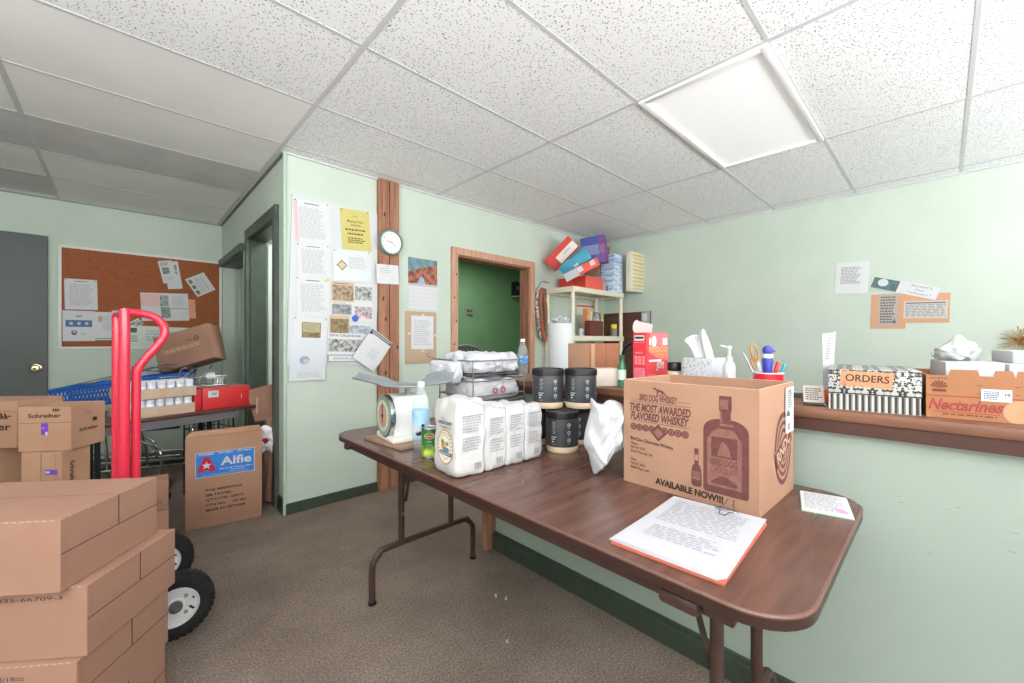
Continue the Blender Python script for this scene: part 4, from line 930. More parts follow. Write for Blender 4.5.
b=MB()
for s in (-1,1): b.box((s*.003,s*.001,.032),(.008,.0015,.105),M_STEEL,Mv)
b.done('blades',t)
t=thing('bird_pen','chunky blue bird shaped pen standing in the middle of the cup','pen',cup+Vector((RT[0]*-.002,RT[1]*-.002,.050)))
Mv=Matrix.Rotation(AZ-PI/2,4,'Z'); blu=flat((58,64,160),.35)
b=MB(); b.lathe([(.008,-.026),(.014,.03),(.0175,.08),(.0165,.093)],blu,Mv,20); b.done('body',t)
b=MB(); b.lathe([(.0165,.092),(.0175,.1),(.015,.107)],flat((200,206,222),.4),Mv,20); b.done('collar',t)
b=MB(); b.lathe([(.008,.104),(.0145,.11),(.0165,.12),(.013,.131),(.004,.136)],blu,Mv,20); b.cyl(Mv@Vector((.012,0,.118)),Mv@Vector((.028,0,.116)),.005,blu,r2=.001,seg=8); b.done('head',t)
# card holder, little orange pad, dark folder
Mv=AZ-PI/2
t=thing('card_holder','clear stand of business cards tilted beside the orders box','card holder',(1.575,.277,LZ),R(-70))
b=MB(); b.box((0,.01,.004),(.056,.045,.008),M_CLEAR,bev=.001); b.box((0,.012,.034),(.058,.003,.06),M_CLEAR,Matrix.Rotation(R(-16),4,'X')); b.done('stand',t)
b=MB(); Mq=Matrix.Rotation(R(-16),4,'X'); b.box((0,.006,.036),(.054,.006,.054),flat((206,196,184),.7),Mq); b.para(Mq@FM((0,.003,.036),(1,0,0),(0,0,1)),0,0,.044,.04,6,M_DGREY,4); b.done('cards',t,smooth=0)
simplebox('orange_pad','small orange block tucked behind the card holder','note pad',.03,.03,.045,flat((236,120,60)),(1.66,.262,LZ),R(-75))
b=MB(); b.box((0,0,.008),(.15,.05,.016),M_DGREY,bev=.003); b.box((0,0,.017),(.14,.046,.002),M_LGREY); solo(b,'dark_folder','dark grey folder lying flat on the ledge behind the card holder','folder',(1.80,.33,LZ),R(-60))
# ---- ORDERS box
oa=Vector((.124,-.992,0)); ob_=Vector((.992,.124,0)); ow,od=.2,.30
c=Vector((1.528,.236,LZ))+oa*ow/2+ob_*od/2
t=thing('orders_box','black and white damask box with handwritten ORDERS sign on the ledge','box',c,math.atan2(oa.y,oa.x))
b=MB(); b.box((0,0,.0235),(ow-.004,od-.004,.047),flat((196,194,190),.6))
dkk=flat((60,58,56),.6); mid=flat((130,128,124),.6)
for Fm,wid_ in ((FM((0,-od/2+.002,0),(1,0,0),(0,0,1)),ow-.004),(FM((ow/2-.002,0,0),(0,1,0),(0,0,1)),od-.004),(FM((-ow/2+.002,0,0),(0,-1,0),(0,0,1)),od-.004)):
    n=int(round(wid_/.0145))
    for k in range(n):
        x=-wid_/2+wid_*(k+.5)/n; b.rect(Fm,x,.0235,.0062,.046,dkk); b.rect(Fm,x+.0045,.0235,.002,.046,mid)
b.done('base',t,smooth=0)
b=MB(); b.box((0,0,.083),(ow,od,.072),mat_damask(),bev=.002); Fm=FM((0,-od/2,0),(1,0,0),(0,0,1))
b.rect(Fm,0,.049,ow,.003,M_BLK2,z=.0006); b.done('lid',t)
b=MB(); og=mat('orange_sign_card',(204,142,106),rough=.8)
b.poly(Fm,[(-.072,.074),(.04,.066),(.046,.112),(-.07,.115)],og,z=.0012); b.poly(Fm,[(-.072,.074),(-.055,.07),(-.06,.088)],flat((196,120,86)),z=.0016)
b.text('ORDERS',Fm@Matrix.Translation((-.012,.094,0))@Matrix.Rotation(R(-2),4,'Z'),.028,M_BLK2,width=.095,bold=.015,z=.0018); b.done('order_sign',t,smooth=0)['label']='orange card with handwritten ORDERS'
b=MB(); e0=Vector((0,0,0))
b.prism([(-.024,0),(.0,0),(.004,.232),(-.040,.228)],.001,M_LGREY,FM((0,0,0),(1,0,0),(0,-.06,1))); b.prism([(0,0),(.016,0),(.016,.238),(.004,.232)],.001,M_WHITE,FM((0,.001,0),(.9,.5,0),(0,-.06,1)))
b.para(FM((-.016,-.0105,.16),(1,0,0),(.1,-.06,1)),0,.02,.02,.09,10,M_GREY,5)
solo(b,'folded_letter','folded white letter standing up behind the left end of the orders box','letter',c+oa*(-.103)+ob_*(.166)+Vector((0,0,0)),Mv)
# ---- nectarines crate
nw,nd,nh=.42,.33,.112
c=Vector((1.556,.030,LZ))+oa*nw/2+ob_*nd/2
t=thing('fruit_carton','open nectarine fruit carton filled with white boxes at the ledge right end','box',c,math.atan2(oa.y,oa.x))
b=MB(); M_NEC=mat('orange_cardboard',(166,114,78),(158,106,72),scale=5,rough=.7); th=.004
tp=[(-nw/2,0),(nw/2,0),(nw/2,nh+.004)]
for u0,u1 in ((.73,.86),(.47,.63),(.31,.43)[:2],(.08,.22)): pass
def ux_(px):
    o=c-oa*nw/2-ob_*nd/2; t_=(px-CX)/F; v=Vector((FW[0]+RT[0]*t_,FW[1]+RT[1]*t_)); k=(o.x*v.y-o.y*v.x)/(oa.y*v.x-oa.x*v.y); return k-nw/2
for yy in (-nd/2+th/2,nd/2-th/2):
    b.box((0,yy,nh/2),(nw,th,nh),M_NEC)
    for a0,a1 in ((.13,.19),(.06,.10),(ux_(1019),ux_(1036)),(ux_(996),ux_(1013)),(ux_(951),ux_(978))):
        b.prism([(a0-.003,0),(a1+.003,0),(a1,.015),(a0,.015)],th,M_NEC,FM((0,yy+th/2,nh),(1,0,0),(0,0,1)))
for s in (-1,1): b.box((s*(nw/2-th/2),0,nh/2),(th,nd-.01,nh),M_NEC)
b.box((0,0,.002),(nw-.01,nd-.01,.004),M_NEC)
Fm=FM((0,-nd/2,0),(1,0,0),(0,0,1)); mr=flat((150,50,48),.7); brn=flat((110,60,40),.8)
b.rect(Fm,0,.058,nw,.0025,mr); 
xm=(ux_(930)+ux_(1004))/2; xw=ux_(1004)-ux_(930)
b.text('Nectarines',Fm@Matrix.Translation((xm,.036,0)),.038,mr,width=xw,bold=.03,shear=.25,z=.001); b.text('Nectarines',Fm@Matrix.Translation((xm+.001,.0365,0)),.036,flat((170,78,72)),width=xw*.98,bold=-.012,shear=.25,z=.0014)
b.rect(Fm,xm,.017,xw*.9,.0015,mr); b.para(Fm,xm+.006,.011,xw*.75,.006,1,brn,3,rag=.02)
xc=ux_(939)
for k in range(7):
    a=R(20+k*23); b.poly(Fm,[(xc,.078),(xc+.015*math.cos(a-.14),.078+.018*math.sin(a-.14)),(xc+.018*math.cos(a),.078+.021*math.sin(a)),(xc+.015*math.cos(a+.14),.078+.018*math.sin(a+.14))],brn)
b.rect(Fm,xc,.072,.026,.007,brn); b.para(Fm,xc,.104,.034,.005,1,brn,2,rag=.02)
b.disc(Fm,ux_(1022),.026,.03,.03,flat((190,144,110)),z=.0008); b.disc(Fm,ux_(1030),.022,.022,.02,flat((210,140,100)),z=.001)
for x in (ux_(979),ux_(1018)): b.rect(Fm,x,.088,.008,.0015,brn); b.rect(Fm,x,.068,.008,.0015,brn)
b.done('carton_body',t,smooth=0)
xl=(ux_(981)+ux_(1012))/2; lw_=ux_(1012)-ux_(981); b=MB(); b.box((xl,.0655,.0016),(lw_,.03,.001),flat((206,212,222)),Fm); Tq=Fm@Matrix.Translation((xl,.0655,.0022)); b.para(Tq,-lw_*.15,0,lw_*.55,.022,5,M_DGREY,3); b.text('10',Tq@Matrix.Translation((lw_*.36,.003,0)),.010,M_BLACK,bold=.03); b.done('price_label',t,smooth=0)['label']='pale blue printed label'
base=c
def inn(u,v,z): return base+oa*u+ob_*v+Vector((0,0,z))
rz_n=math.atan2(oa.y,oa.x)
def lb1(b,Ff,Fr,Ft,Fl): b.para(Ff,0,.08,.04,.01,1,M_LGREY,4)
simplebox('white_box','white box inside the fruit carton, under the clear bag','box',.105,.26,.140,flat((188,188,186),.7),inn(-.115,.02,.0045),rz_n,draw=lb1)
simplebox('white_box','brighter white box inside the fruit carton at the picture edge','box',.24,.26,.138,flat((198,198,204),.7),inn(.065,.02,.0045),rz_n)
def env(b,Ff,Fr,Ft,Fl):
    for k in range(6): b.rect(Ff,0,.004+.0045*k,.24,.0012,M_GREY)
    b.para(Ff,-.04,.017,.05,.006,1,M_DGREY,3,z=.001)
simplebox('envelope_stack','flat stack of grey white envelopes on top of the brighter white box','envelopes',.24,.2,.032,flat((188,190,186),.7),inn(.08,.04,.143),rz_n,draw=env)
b=MB(); b.blob([(.02,0),(.05,.003),(.055,.02),(.035,.04),(.012,.055),(.004,.06)],mat('grey_film',(214,216,216),rough=.2,trans=.35,ior=1.1),None,48,.25,8,21,1.2,.9)
solo(b,'film_bag','crumpled clear plastic bag lying on the white box','bag',inn(-.125,.05,.145),0,smooth=60)
# water bottle at the ledge end
bottle('water_bottle','small clear water bottle with blue label on the ledge end','',  .215,.031,None,flat((60,140,206),.4),(.085,.125),M_WHITE) if False else None
t=bottle('water_bottle','small water bottle with bright blue label at the ledge far end',(1.66,1.655,LZ),.215,.031,None,mat('water_label',(64,146,212),(150,200,236),scale=30,rough=.4,lo=.5,hi=.6),(.075,.118),flat((220,232,240),.4))
# ------------------------------------------------------------------ plastic shelf unit in the back corner
sx0,sx1,sy0,sy1=3.34,4.31,2.60,3.0
t=thing('shelf_unit','cream plastic shelving unit standing in the back corner','shelf',(sx0,sy0,0))
W_,D_=sx1-sx0,sy1-sy0
for z in (1.735,1.225,.72,.2):
    b=MB(); b.box((W_/2,D_/2,z-.008),(W_-.004,D_-.004,.016),M_CREAM,bev=.003)
    for y in (.012,D_-.012): b.box((W_/2,y,z-.028),(W_,.024,.055),M_CREAM,bev=.006)
    for x in (.012,W_-.012): b.box((x,D_/2,z-.028),(.024,D_-.04,.055),M_CREAM,bev=.004)
    b.done('shelf_board',t)
for x in (.028,W_-.028):
    for y in (.028,D_-.028):
        b=MB(); b.lathe([(.026,0),(.026,.02),(.022,.03),(.022,1.7)],M_CREAM,Matrix.Translation((x,y,0)),14); b.done('post',t)
ZS=1.735; ZM=1.225
def vbox(name,label,cat,w,d,h,px,py,dd,roll,yaw,m,face=None,draw=None,group=None,pitch=0):
    b=MB(); b.box((0,0,0),(w,d,h),m,bev=.002,face=face)
    if draw: draw(b,FM((0,-d/2,0),(1,0,0),(0,0,1)),FM((w/2,0,0),(0,1,0),(0,0,1)),FM((0,0,h/2),(1,0,0),(0,1,0)),FM((-w/2,0,0),(0,-1,0),(0,0,1)))
    o=b.done(name); tag(o,label,cat,group); M=viewrot(roll,yaw,pitch); M.translation=P(px,py,d=dd); o.matrix_world=M; return o
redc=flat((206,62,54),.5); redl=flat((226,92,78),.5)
simplebox('gift_box','red box lying flat on the shelf top under the heap','box',.33,.37,.135,redc,(3.755,2.815,ZS),0,face={'-y':redl})
vbox('gift_box','red and white box tilted steeply at the top left of the heap','box',.36,.13,.16,561.5,254,4.46,R(-46),R(-10),redc,face={'-y':redc,'+z':redl},draw=lambda b,Ff,Fr,Ft,Fl:(b.rect(Ff,.05,-.03,.25,.09,flat((232,220,212))),b.para(Ff,.06,-.02,.1,.02,2,M_GREY,3,z=.001)))
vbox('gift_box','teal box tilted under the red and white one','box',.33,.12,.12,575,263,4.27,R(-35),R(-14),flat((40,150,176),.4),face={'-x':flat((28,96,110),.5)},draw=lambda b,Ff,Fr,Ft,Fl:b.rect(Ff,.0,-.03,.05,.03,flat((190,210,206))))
vbox('gift_box','scarlet box with silver end and two white labels leaning on the flat one','box',.36,.10,.085,581.5,270,4.10,R(-27),R(-8),flat((220,74,54),.5),draw=lambda b,Ff,Fr,Ft,Fl:(b.rect(Ff,-.11,0,.15,.08,flat((176,176,180))),b.rect(Ff,-.01,.01,.05,.05,M_WHITE,z=.001),b.rect(Ff,.12,.01,.05,.05,M_WHITE,z=.001)))
pur=flat((116,70,140),.45)
vbox('gift_box','blue and purple box standing at the back of the heap','box',.27,.15,.30,594.5,251,4.62,R(-6),R(-22),flat((74,88,160),.45),face={'+x':pur},draw=lambda b,Ff,Fr,Ft,Fl:(b.rect(Ff,-.03,-.0,.2,.11,flat((130,140,180))),b.rect(Ff,.10,0,.07,.29,pur),b.rect(Ff,.10,.0,.05,.1,flat((150,100,150)),z=.001)))
simplebox('gift_box','flat grey box beside the red one, below the purple box','box',.20,.25,.10,flat((176,172,176),.6),(4.03,2.82,ZS),R(4),draw=lambda b,Ff,Fr,Ft,Fl:b.rect(Ff,.06,.05,.05,.06,flat((120,96,130))))
simplebox('gift_box','small silver box on the flat grey one','box',.17,.2,.07,flat((156,152,158),.5),(4.02,2.82,ZS+.101),R(-6))
bl=mat('pale_blue_print',(222,230,240),(136,170,216),scale=14,rough=.5,stretch=(.5,.5,3),lo=.4,hi=.62)
z=ZS
for k,(h,nm) in enumerate(((.095,'bottom'),(.065,'second'),(.075,'third'),(.21,'tall top'))):
    simplebox('blue_white_box','pale blue and white box, %s of the stack at the shelf right end'%nm,'box',.185,.18,h,bl,(4.215,2.71,z),R(1.5*k-2),'pale blue boxes stacked on the shelf top',draw=lambda b,Ff,Fr,Ft,Fl:(b.rect(Ff,.0,.008,.18,.012,M_WHITE),b.rect(Ff,-.05,.03,.05,.012,flat((70,110,180)),z=.001))); z+=h+.0005
t=thing('open_carton','brown open carton with raised flap behind the pale blue stack','box',(4.20,2.90,ZS),R(0))
b=MB(); b.box((0,0,.225),(.20,.17,.45),M_CARD,bev=.003); b.done('carton_body',t)
b=MB(); b.prism([(-.10,0),(.11,0),(.13,.15),(-.04,.09)],.004,M_CARDD,FM((0,-.08,.45),(1,.0,.0),(0,-.15,1))); b.done('flap',t,smooth=0)
# mid shelf contents
t=thing('white_jar','small white bottle with dark cap on the middle shelf','bottle',(P(581,337,Y=2.67).x,2.67,ZM))
b=MB(); b.lathe([(.026,0),(.028,.004),(.028,.07),(.018,.08)],M_WHITE,None,20); b.rect(FM((0,-.029,.03),(1,0,0),(0,0,1)),0,0,.03,.03,M_GREY); b.done('bottle_body',t)
b=MB(); b.lathe([(.019,.08),(.019,.1)],M_DGREY,None,16); b.done('cap',t)
x=P(594,330,Y=2.69).x
t=thing('maroon_bag','maroon gift bag with arched handle on the middle shelf','bag',(x,2.69,ZM))
mar=flat((104,52,50),.6)
b=MB(); b.box((0,0,.085),(.24,.08,.17),mar,bev=.003); b.done('bag_body',t)
b=MB(); b.tube([(-.07,-.035,.165),(-.07,-.035,.2),(-.045,-.035,.245),(0,-.035,.26),(.045,-.035,.245),(.07,-.035,.2),(.07,-.035,.165)],.005,flat((90,60,60)),7,smooth=4); b.done('handle',t)
x0=P(581,316,Y=2.86).x
for k,(cc,nm,hh,ww2) in enumerate((((226,150,96),'orange',.27,.05),((236,220,190),'cream',.235,.03),((200,180,150),'tan',.22,.03),((90,176,180),'teal',.235,.035),((232,150,170),'pink',.225,.035),((120,130,160),'slate',.23,.03),((190,204,70),'lime',.235,.04))):
    b=MB(); hh+=.045; b.box((0,0,hh/2),(ww2-.003,.06,hh),flat(cc,.6),bev=.002); b.box((0,.002,hh/2),(ww2-.008,.061,hh-.006),M_WHITE)
    b.rect(FM((0,-.0305,hh*.7),(1,0,0),(0,0,1)),0,0,ww2*.6,.03,M_WHITE,z=.002)
    solo(b,'book','%s booklet in the row behind the maroon gift bag'%nm,'book',(x0+.02,2.80,ZM),0,'booklets in a row on the middle shelf'); x0+=ww2+.012
x=P(614,334,Y=2.70).x
t=thing('yellow_lid_jar','grey jar with a yellow lid at the right of the middle shelf','jar',(x,2.70,ZM))
b=MB(); b.lathe([(.036,0),(.04,.005),(.04,.085),(.034,.095)],flat((128,124,116),.4),None,24); b.done('jar_body',t)
b=MB(); b.lathe([(.034,.093),(.035,.096),(.035,.14),(.032,.145)],flat((232,200,50),.4),None,24); b.done('lid',t)
paper('back',R4(577,303,594,323,1,1),'notice_sheet','small sheet with red stripe on the back wall seen through the shelf','paper',lambda b,T,w,h:b.rect(T,0,.36*h,w,h*.08,flat((206,90,80))),m=flat((222,220,206),.8),lay=1)
# dark board behind shelf, switch plate
b=MB(); b.box((0,0,.762),(.03,.54,1.524),mat('dark_brown_panel',(96,62,52),(86,54,46),scale=5,rough=.5,stretch=(1,1,6)),bev=.004)
solo(b,'brown_board','tall dark brown board against the right wall behind the shelf','board',(4.555,2.772,0),0)
b=MB(); b.box((0,0,0),(.05,.13,.19),mat('silver_plate',(196,198,198),rough=.35,metal=.5),bev=.005); b.box((-.026,-.058,0),(.004,.012,.19),M_DGREY); b.box((-.026,.015,.02),(.003,.06,.09),flat((224,226,226),.5))
solo(b,'wall_box','small silver box on the right wall above the red carton','wall box',(XR-.026,P(647,319,X=XR-.03).y-.0,P(647,319,X=XR-.03).z),0)
# paper roll
t=thing('paper_roll','tall white paper roll standing on the floor left of the shelf','roll',(2.555,2.115,0))
b=MB(); b.lathe([(.10,0),(.105,.004),(.105,1.305),(.10,1.31),(.03,1.31)],mat('roll_paper',(208,210,212),rough=.7),None,40); b.done('roll_body',t)
b=MB(); b.blob([(.01,1.309),(.06,1.311),(.075,1.33),(.05,1.35),(.01,1.362)],M_PLASTW,None,36,.3,9,4); b.done('film_top',t,smooth=60)
# hanging beads / scarf loops by the doorway
t=thing('hanging_scarf','patterned red green and black scarf loops hanging beside the wooden doorway','scarf',P(541,282,Y=YB-.04))
for k,(dx,l,m1,m2) in enumerate(((-.02,.60,(206,196,186),(70,80,76)),(.015,.55,(196,40,44),(226,220,214)),(.04,.58,(52,60,66),(90,96,100)),(.0,.64,(60,120,74),(206,60,60)))):
    mm=mat('scarf_print_%d'%k,m1,m2,scale=55,rough=.9,lo=.45,hi=.55)
    b=MB(); y=-.012*k+.0
    b.tube([(dx-.02,y,-.08),(dx-.05,y,-.2),(dx-.045,y-.01,-l*.6),(dx-.02,y-.015,-l*.9),(dx,y-.015,-l),(dx+.02,y-.015,-l*.9),(dx+.03,y-.01,-l*.5),(dx+.01,y,-.15)],.019,mm,8,closed=True,smooth=4); b.done('scarf_loop',t)
b=MB(); b.tube([(.12,0,.005),(.04,0,.008),(-.02,0,-.02),(-.05,0,-.10),(-.02,-.012,-.12)],.004,M_DGREY,6,smooth=4); b.done('hook_wire',t)
# ------------------------------------------------------------------ green room contents
t=thing('dark_counter','dark counter inside the green room beyond the wooden doorway','counter',(3.0,4.1,0))
b=MB(); b.box((0,0,.95),(1.3,.55,.05),M_BLACK,bev=.004); b.done('top',t)
b=MB(); b.box((0,.02,.46),(1.2,.48,.92),M_BLK2); b.done('cabinet',t)
t=thing('grey_crate','grey wire caddy on the dark counter in the green room','caddy',(3.06,4.02,.975))
b=MB(); b.prism([(-.18,0),(.17,0),(.2,.06),(.08,.12),(-.06,.15),(-.2,.14)],.2,flat((84,90,88),.5),FM((0,.1,0),(1,0,0),(0,0,1))); b.done('caddy_body',t)
b=MB()
for k in range(6): b.tube([(-.17+.06*k,-.103,.01),(-.19+.06*k,-.103,.10)],.004,M_GREY,5)
b.tube([(-.2,-.103,.14),(-.06,-.103,.15),(.08,-.103,.12),(.2,-.103,.06)],.006,M_GREY,6); b.done('wire_rim',t)
c=P(469.5,313,Y=4.97)
b=MB(); b.box((0,0,.0),(.21,.002,.16),flat((106,128,104),.8)); S=FM((0,-.001,0),(1,0,0),(0,0,1)); b.text('Bath',S@Matrix.Translation((0,.035,0)),.06,M_BLACK,bold=.03); b.text('Soap',S@Matrix.Translation((.005,-.035,0)),.06,M_BLACK,bold=.03)
solo(b,'soap_sign','Bath Soap sign on the green room wall','sign',(c.x,4.967,c.z),0,smooth=0)
c=P(516.5,291,Y=4.9)
b=MB(); b.box((0,0,.04),(.12,.1,.22),M_BLACK,bev=.006); b.box((0,-.02,-.1),(.16,.14,.02),flat((150,140,110))); b.lathe([(.035,.05),(.03,.053)],M_DGREY,FM((0,0,.05),(1,0,0),(0,0,1)),16)
solo(b,'small_speaker','small black speaker on a bracket in the green room','speaker',(c.x,4.915,c.z),0)
# ------------------------------------------------------------------ foreground carton stack
e2=Vector((.8,-.6,0)); e1=Vector((.6,.8,0)); FA=math.atan2(-.6,.8)
fw_,fd_,fh_=.44,.322,.1815
def fgcarton(corner,z,label,prints,seed):
    o=Vector((corner[0],corner[1],z))-e2*(fw_/2)+e1*(fd_/2)
    b=MB(); b.box((0,0,fh_/2),(fw_,fd_,fh_-.0006),M_CARDP,bev=.0022)
    Fm=FM((0,-fd_/2,0),(1,0,0),(0,0,1)); Fr=FM((fw_/2,0,0),(0,1,0),(0,0,1)); Ft=Matrix.Translation((0,0,fh_-.0003))
    b.rect(Fr,0,fh_*.52,fd_-.004,.0024,M_SLIT); b.rect(Fr,.012,fh_*.76,.0035,fh_*.46,M_SLIT); b.rect(Fr,-fd_/2+.012,fh_*.5,.0012,fh_*.9,flat((150,108,84)))
    b.rect(Ft,0,.012,fw_-.004,.0014,M_SLIT)
    for k in range(26): b.rect(Fm,-fw_/2+.01+k*.0165,fh_-.0022,.008,.0022,M_CARDE)
    for k in range(18): b.rect(Fr,-fd_/2+.008+k*.0176,fh_-.0016,.008,.0016,M_CARDE)
    for s_,x,zz,w_,hh in prints: b.text(s_,Fm@Matrix.Translation((x,zz,0)),hh,M_INK,width=w_,align='R')
    return solo(b,'frozen_food_carton',label,'box',o,FA,'cartons stacked in the left foreground',smooth=0)
fgcarton((-.09,1.492),0,'brown carton on the floor, bottom of the foreground stack',[('KWIKS 12/18oz',.15,.12,.16,.014)],4)
fgcarton((-.082,1.497),fh_,'brown carton, second from bottom of the foreground stack, with print',[('QUICKS 12/18oz',.105,.150,.15,.016),('0-80035-66709-3',.107,.127,.155,.016)],3)
fgcarton((-.064,1.502),2*fh_,'brown carton, third from bottom of the foreground stack, jutting right',[('0-80035-66709-3',.165,.155,.20,.014)],2)
fgcarton((-.110,1.500),3*fh_,'brown carton on top of the foreground stack, seams showing',[('UICKS',-.12,.13,.12,.02)],1)
# two greyer cartons behind
for k,(h,lab) in enumerate(((.31,'greyish brown carton on the floor behind the hand truck wheel'),(.15,'greyish carton resting on another behind the foreground stack'))):
    b=MB(); b.box((0,0,h/2),(.32,.14,h-.001),M_CARDD,bev=.003); b.rect(FM((0,-.07,0),(1,0,0),(0,0,1)),0,h/2,.05,h,M_CARDE); b.text('(c)',FM((0,-.07,0),(1,0,0),(0,0,1))@Matrix.Translation((.12,h*.3,0)),.02,M_INK)
    solo(b,'grey_carton',lab,'box',(.018,2.80,0 if k==0 else .31),R(-3))
# ------------------------------------------------------------------ hand truck
t=thing('hand_truck','red tubular hand truck with white-rimmed tyres behind the brown cartons','hand truck',(0,0,0))
yn,yf=2.165,2.44; rr_=.0165
b=MB(); b.tube([(.006,yn,.06),(.008,yn,.7),(.009,yn,1.285)],rr_,M_RED,14); b.done('near_rail',t) if False else None
b.tube([(-.016,yf,.06),(-.016,yf,.7),(-.015,yf,1.285)],rr_*.95,M_RED,14)
for z in (.1,.42): b.cyl((0,yn,z),(0,yf,z),.012,M_RED)
b.cyl((.009,yn,1.28),(-.015,yf,1.28),.0135,M_RED); b.box((-.015,yf+.004,1.29),(.03,.03,.014),M_GREY,bev=.003)
b.done('side_rails',t)
b=MB(); yl_=yn+.02
b.tube([(.009,yl_-.018,1.278),(.055,yl_,1.276),(.095,yl_,1.264),(.122,yl_,1.232),(.127,yl_,1.195),(.112,yl_,1.16),(.058,yl_,1.08),(.046,yl_,1.045),(.042,yl_,1.0),(.042,yl_,.3),(.07,yl_,.2)],rr_*.9,M_RED,14,smooth=5); b.done('loop_handle',t)
b=MB(); b.box((-.10,(yn+yf)/2,.012),(.20,.36,.008),M_RED,bev=.002); b.box((.0,(yn+yf)/2,.05),(.008,.34,.08),M_RED); b.done('toe_plate',t)
b=MB(); b.cyl((.154,2.06,.128),(.131,2.57,.128),.009,M_STEEL)
for y in (2.16,2.44): b.tube([(.0,y,.20),(.14,y,.128),(.0,y,.07)],.011,M_RED,8)
b.done('axle_bracket',t)
M_TYRE=mat('tyre_rubber',(30,30,31),(38,38,38),scale=40,rough=.85)
for xc_,yc in ((.153,2.085),(.132,2.545)):
    w=thing('wheel',None,None); w.parent=t; w.location=(xc_,yc,.128)
    Mw=FM((0,0,0),(1,0,0),(0,0,1))
    b=MB()
    pf=[(.075,-.03),(.092,-.036),(.108,-.034),(.12,-.026),(.127,-.012),(.128,0),(.127,.012),(.12,.026),(.108,.034),(.092,.036),(.075,.03)]
    b.lathe(pf,M_TYRE,Mw,40,cap=False)
    for k in range(36):
        a=2*PI*k/36
        for s in (-1,1): b.box((.1242,0,s*.017),(.005,.011,.016),M_TYRE,Mw@Matrix.Rotation(a+s*.04,4,'Z'),bev=.001,seg=1)
        b.box((.112,0,.033),(.014,.004,.004),M_TYRE,Mw@Matrix.Rotation(a,4,'Z'))
    b.done('tyre',w)
    b=MB(); wr=flat((222,222,222),.4)
    b.lathe([(.078,-.028),(.078,.028),(.072,.03),(.068,.018),(.03,.014),(.028,.02),(.0,.02)],wr,Mw,36,cap=False); b.lathe([(.078,-.028),(.03,-.014),(.0,-.014)],wr,Mw,36,cap=False)
    b.lathe([(.022,.02),(.022,.028),(.016,.032),(.012,.032)],M_DGREY,Mw,20); b.lathe([(.009,.032),(.009,.04)],M_STEEL,Mw,10)
    for k in range(4):
        a=R(45+90*k); b.lathe([(.007,.016),(.007,.022)],M_GREY,Mw@Matrix.Translation((.045*math.cos(a),.045*math.sin(a),0)),8)
    b.rect(Mw@Matrix.Translation((0,0,.0175)),.05,-.022,.022,.008,M_BLACK,z=.0006,rot=-.8)
    b.done('hub',w)
    b=MB(); b.cyl(Mw@Vector((.055,.02,.02)),Mw@Vector((.055,.02,.034)),.003,M_BLACK,seg=8); b.done('valve',w)
# ------------------------------------------------------------------ cheese cartons at left
M_SCH=mat('tan_cardboard',(184,142,116),(176,134,108),scale=6,rough=.85,bump=.03,bscale=90)
SG='tan cheese cartons stacked at the left'
def logo(b,M,s):
    b.text('Schreiber',M,s,M_INK,width=s*5.2,bold=.025)
    for k in range(3):
        b.tube([M@Vector((s*(1.35+k*.35),s*.75,.001)),M@Vector((s*(1.35+k*.35),s*1.35,.001)),M@Vector((s*(1.55+k*.35),s*.8,.001))],s*.06,M_INK,5)
    b.tube([M@Vector((s*2.3,s*1.05,.001)),M@Vector((s*2.6,s*1.05,.001))],s*.06,M_INK,5)
def sch(px,py,dd,w,d,h,rz,label,mode,roll=0):
    c=P(px,py,d=dd); b=MB(); b.box((0,0,h/2),(w,d,h),M_SCH,bev=.003)
    Fm=FM((0,-d/2,0),(1,0,0),(0,0,1)); Fr=FM((w/2,0,0),(0,1,0),(0,0,1))
    if mode=='logo':
        b.rect(Fm,0,h*.64,w-.004,.0016,M_SLIT); logo(b,Fm@Matrix.Translation((-.0,h*.80,0)),.026); b.rect(Fm,0,h*.50,.028,.055,M_PURPLE,z=.0009); b.rect(Fm,.008,h*.40,.01,.016,M_WHITE,z=.0012); b.rect(Fm,-.006,h*.52,.008,.008,flat((190,140,236)),z=.0012)
        Q=Fr@Matrix.Translation((.0,h*.42,0)); b.text('Schreiber',Q,.026,M_INK,width=min(.11,d*.7),bold=.02)
        for k in range(3): b.tube([Q@Vector((.025+k*.008,.03,.001)),Q@Vector((.025+k*.008,.05,.001)),Q@Vector((.031+k*.008,.034,.001))],.0018,M_INK,5)
        b.para(Fr,-.0,h*.78,.05,.02,2,flat((150,112,92)),3)
    elif mode=='side':
        b.rect(Fm,.0,h*.5,.002,h*.98,M_SLIT); b.rect(Fm,.09*w/.25,h*.5,.002,h*.98,flat((150,110,88))); b.rect(Fm,.046,h*.55,.058,.024,M_PURPLE,z=.0009); b.rect(Fm,.03,h*.55,.02,.009,M_WHITE,z=.0012)
        Q=Fr@Matrix.Translation((-.02,h*.45,0))@Matrix.Rotation(-PI/2,4,'Z'); b.text('Schreiber',Q,.03,M_INK,width=.125,bold=.02)
    elif mode=='big':
        b.rect(Fm,0,h*.78,w-.004,.0016,M_SLIT); logo(b,Fm@Matrix.Translation((.02,h*.46,0)),.05)
    elif mode=='low':
        b.rect(Fm,0,h*.52,w-.004,.0016,M_SLIT); logo(b,Fm@Matrix.Translation((.02,h*.68,0)),.03)
    o=solo(b,'cheese_carton',label,'box',(c.x,c.y,c.z),AZ-PI/2+rz,SG,smooth=0); return o
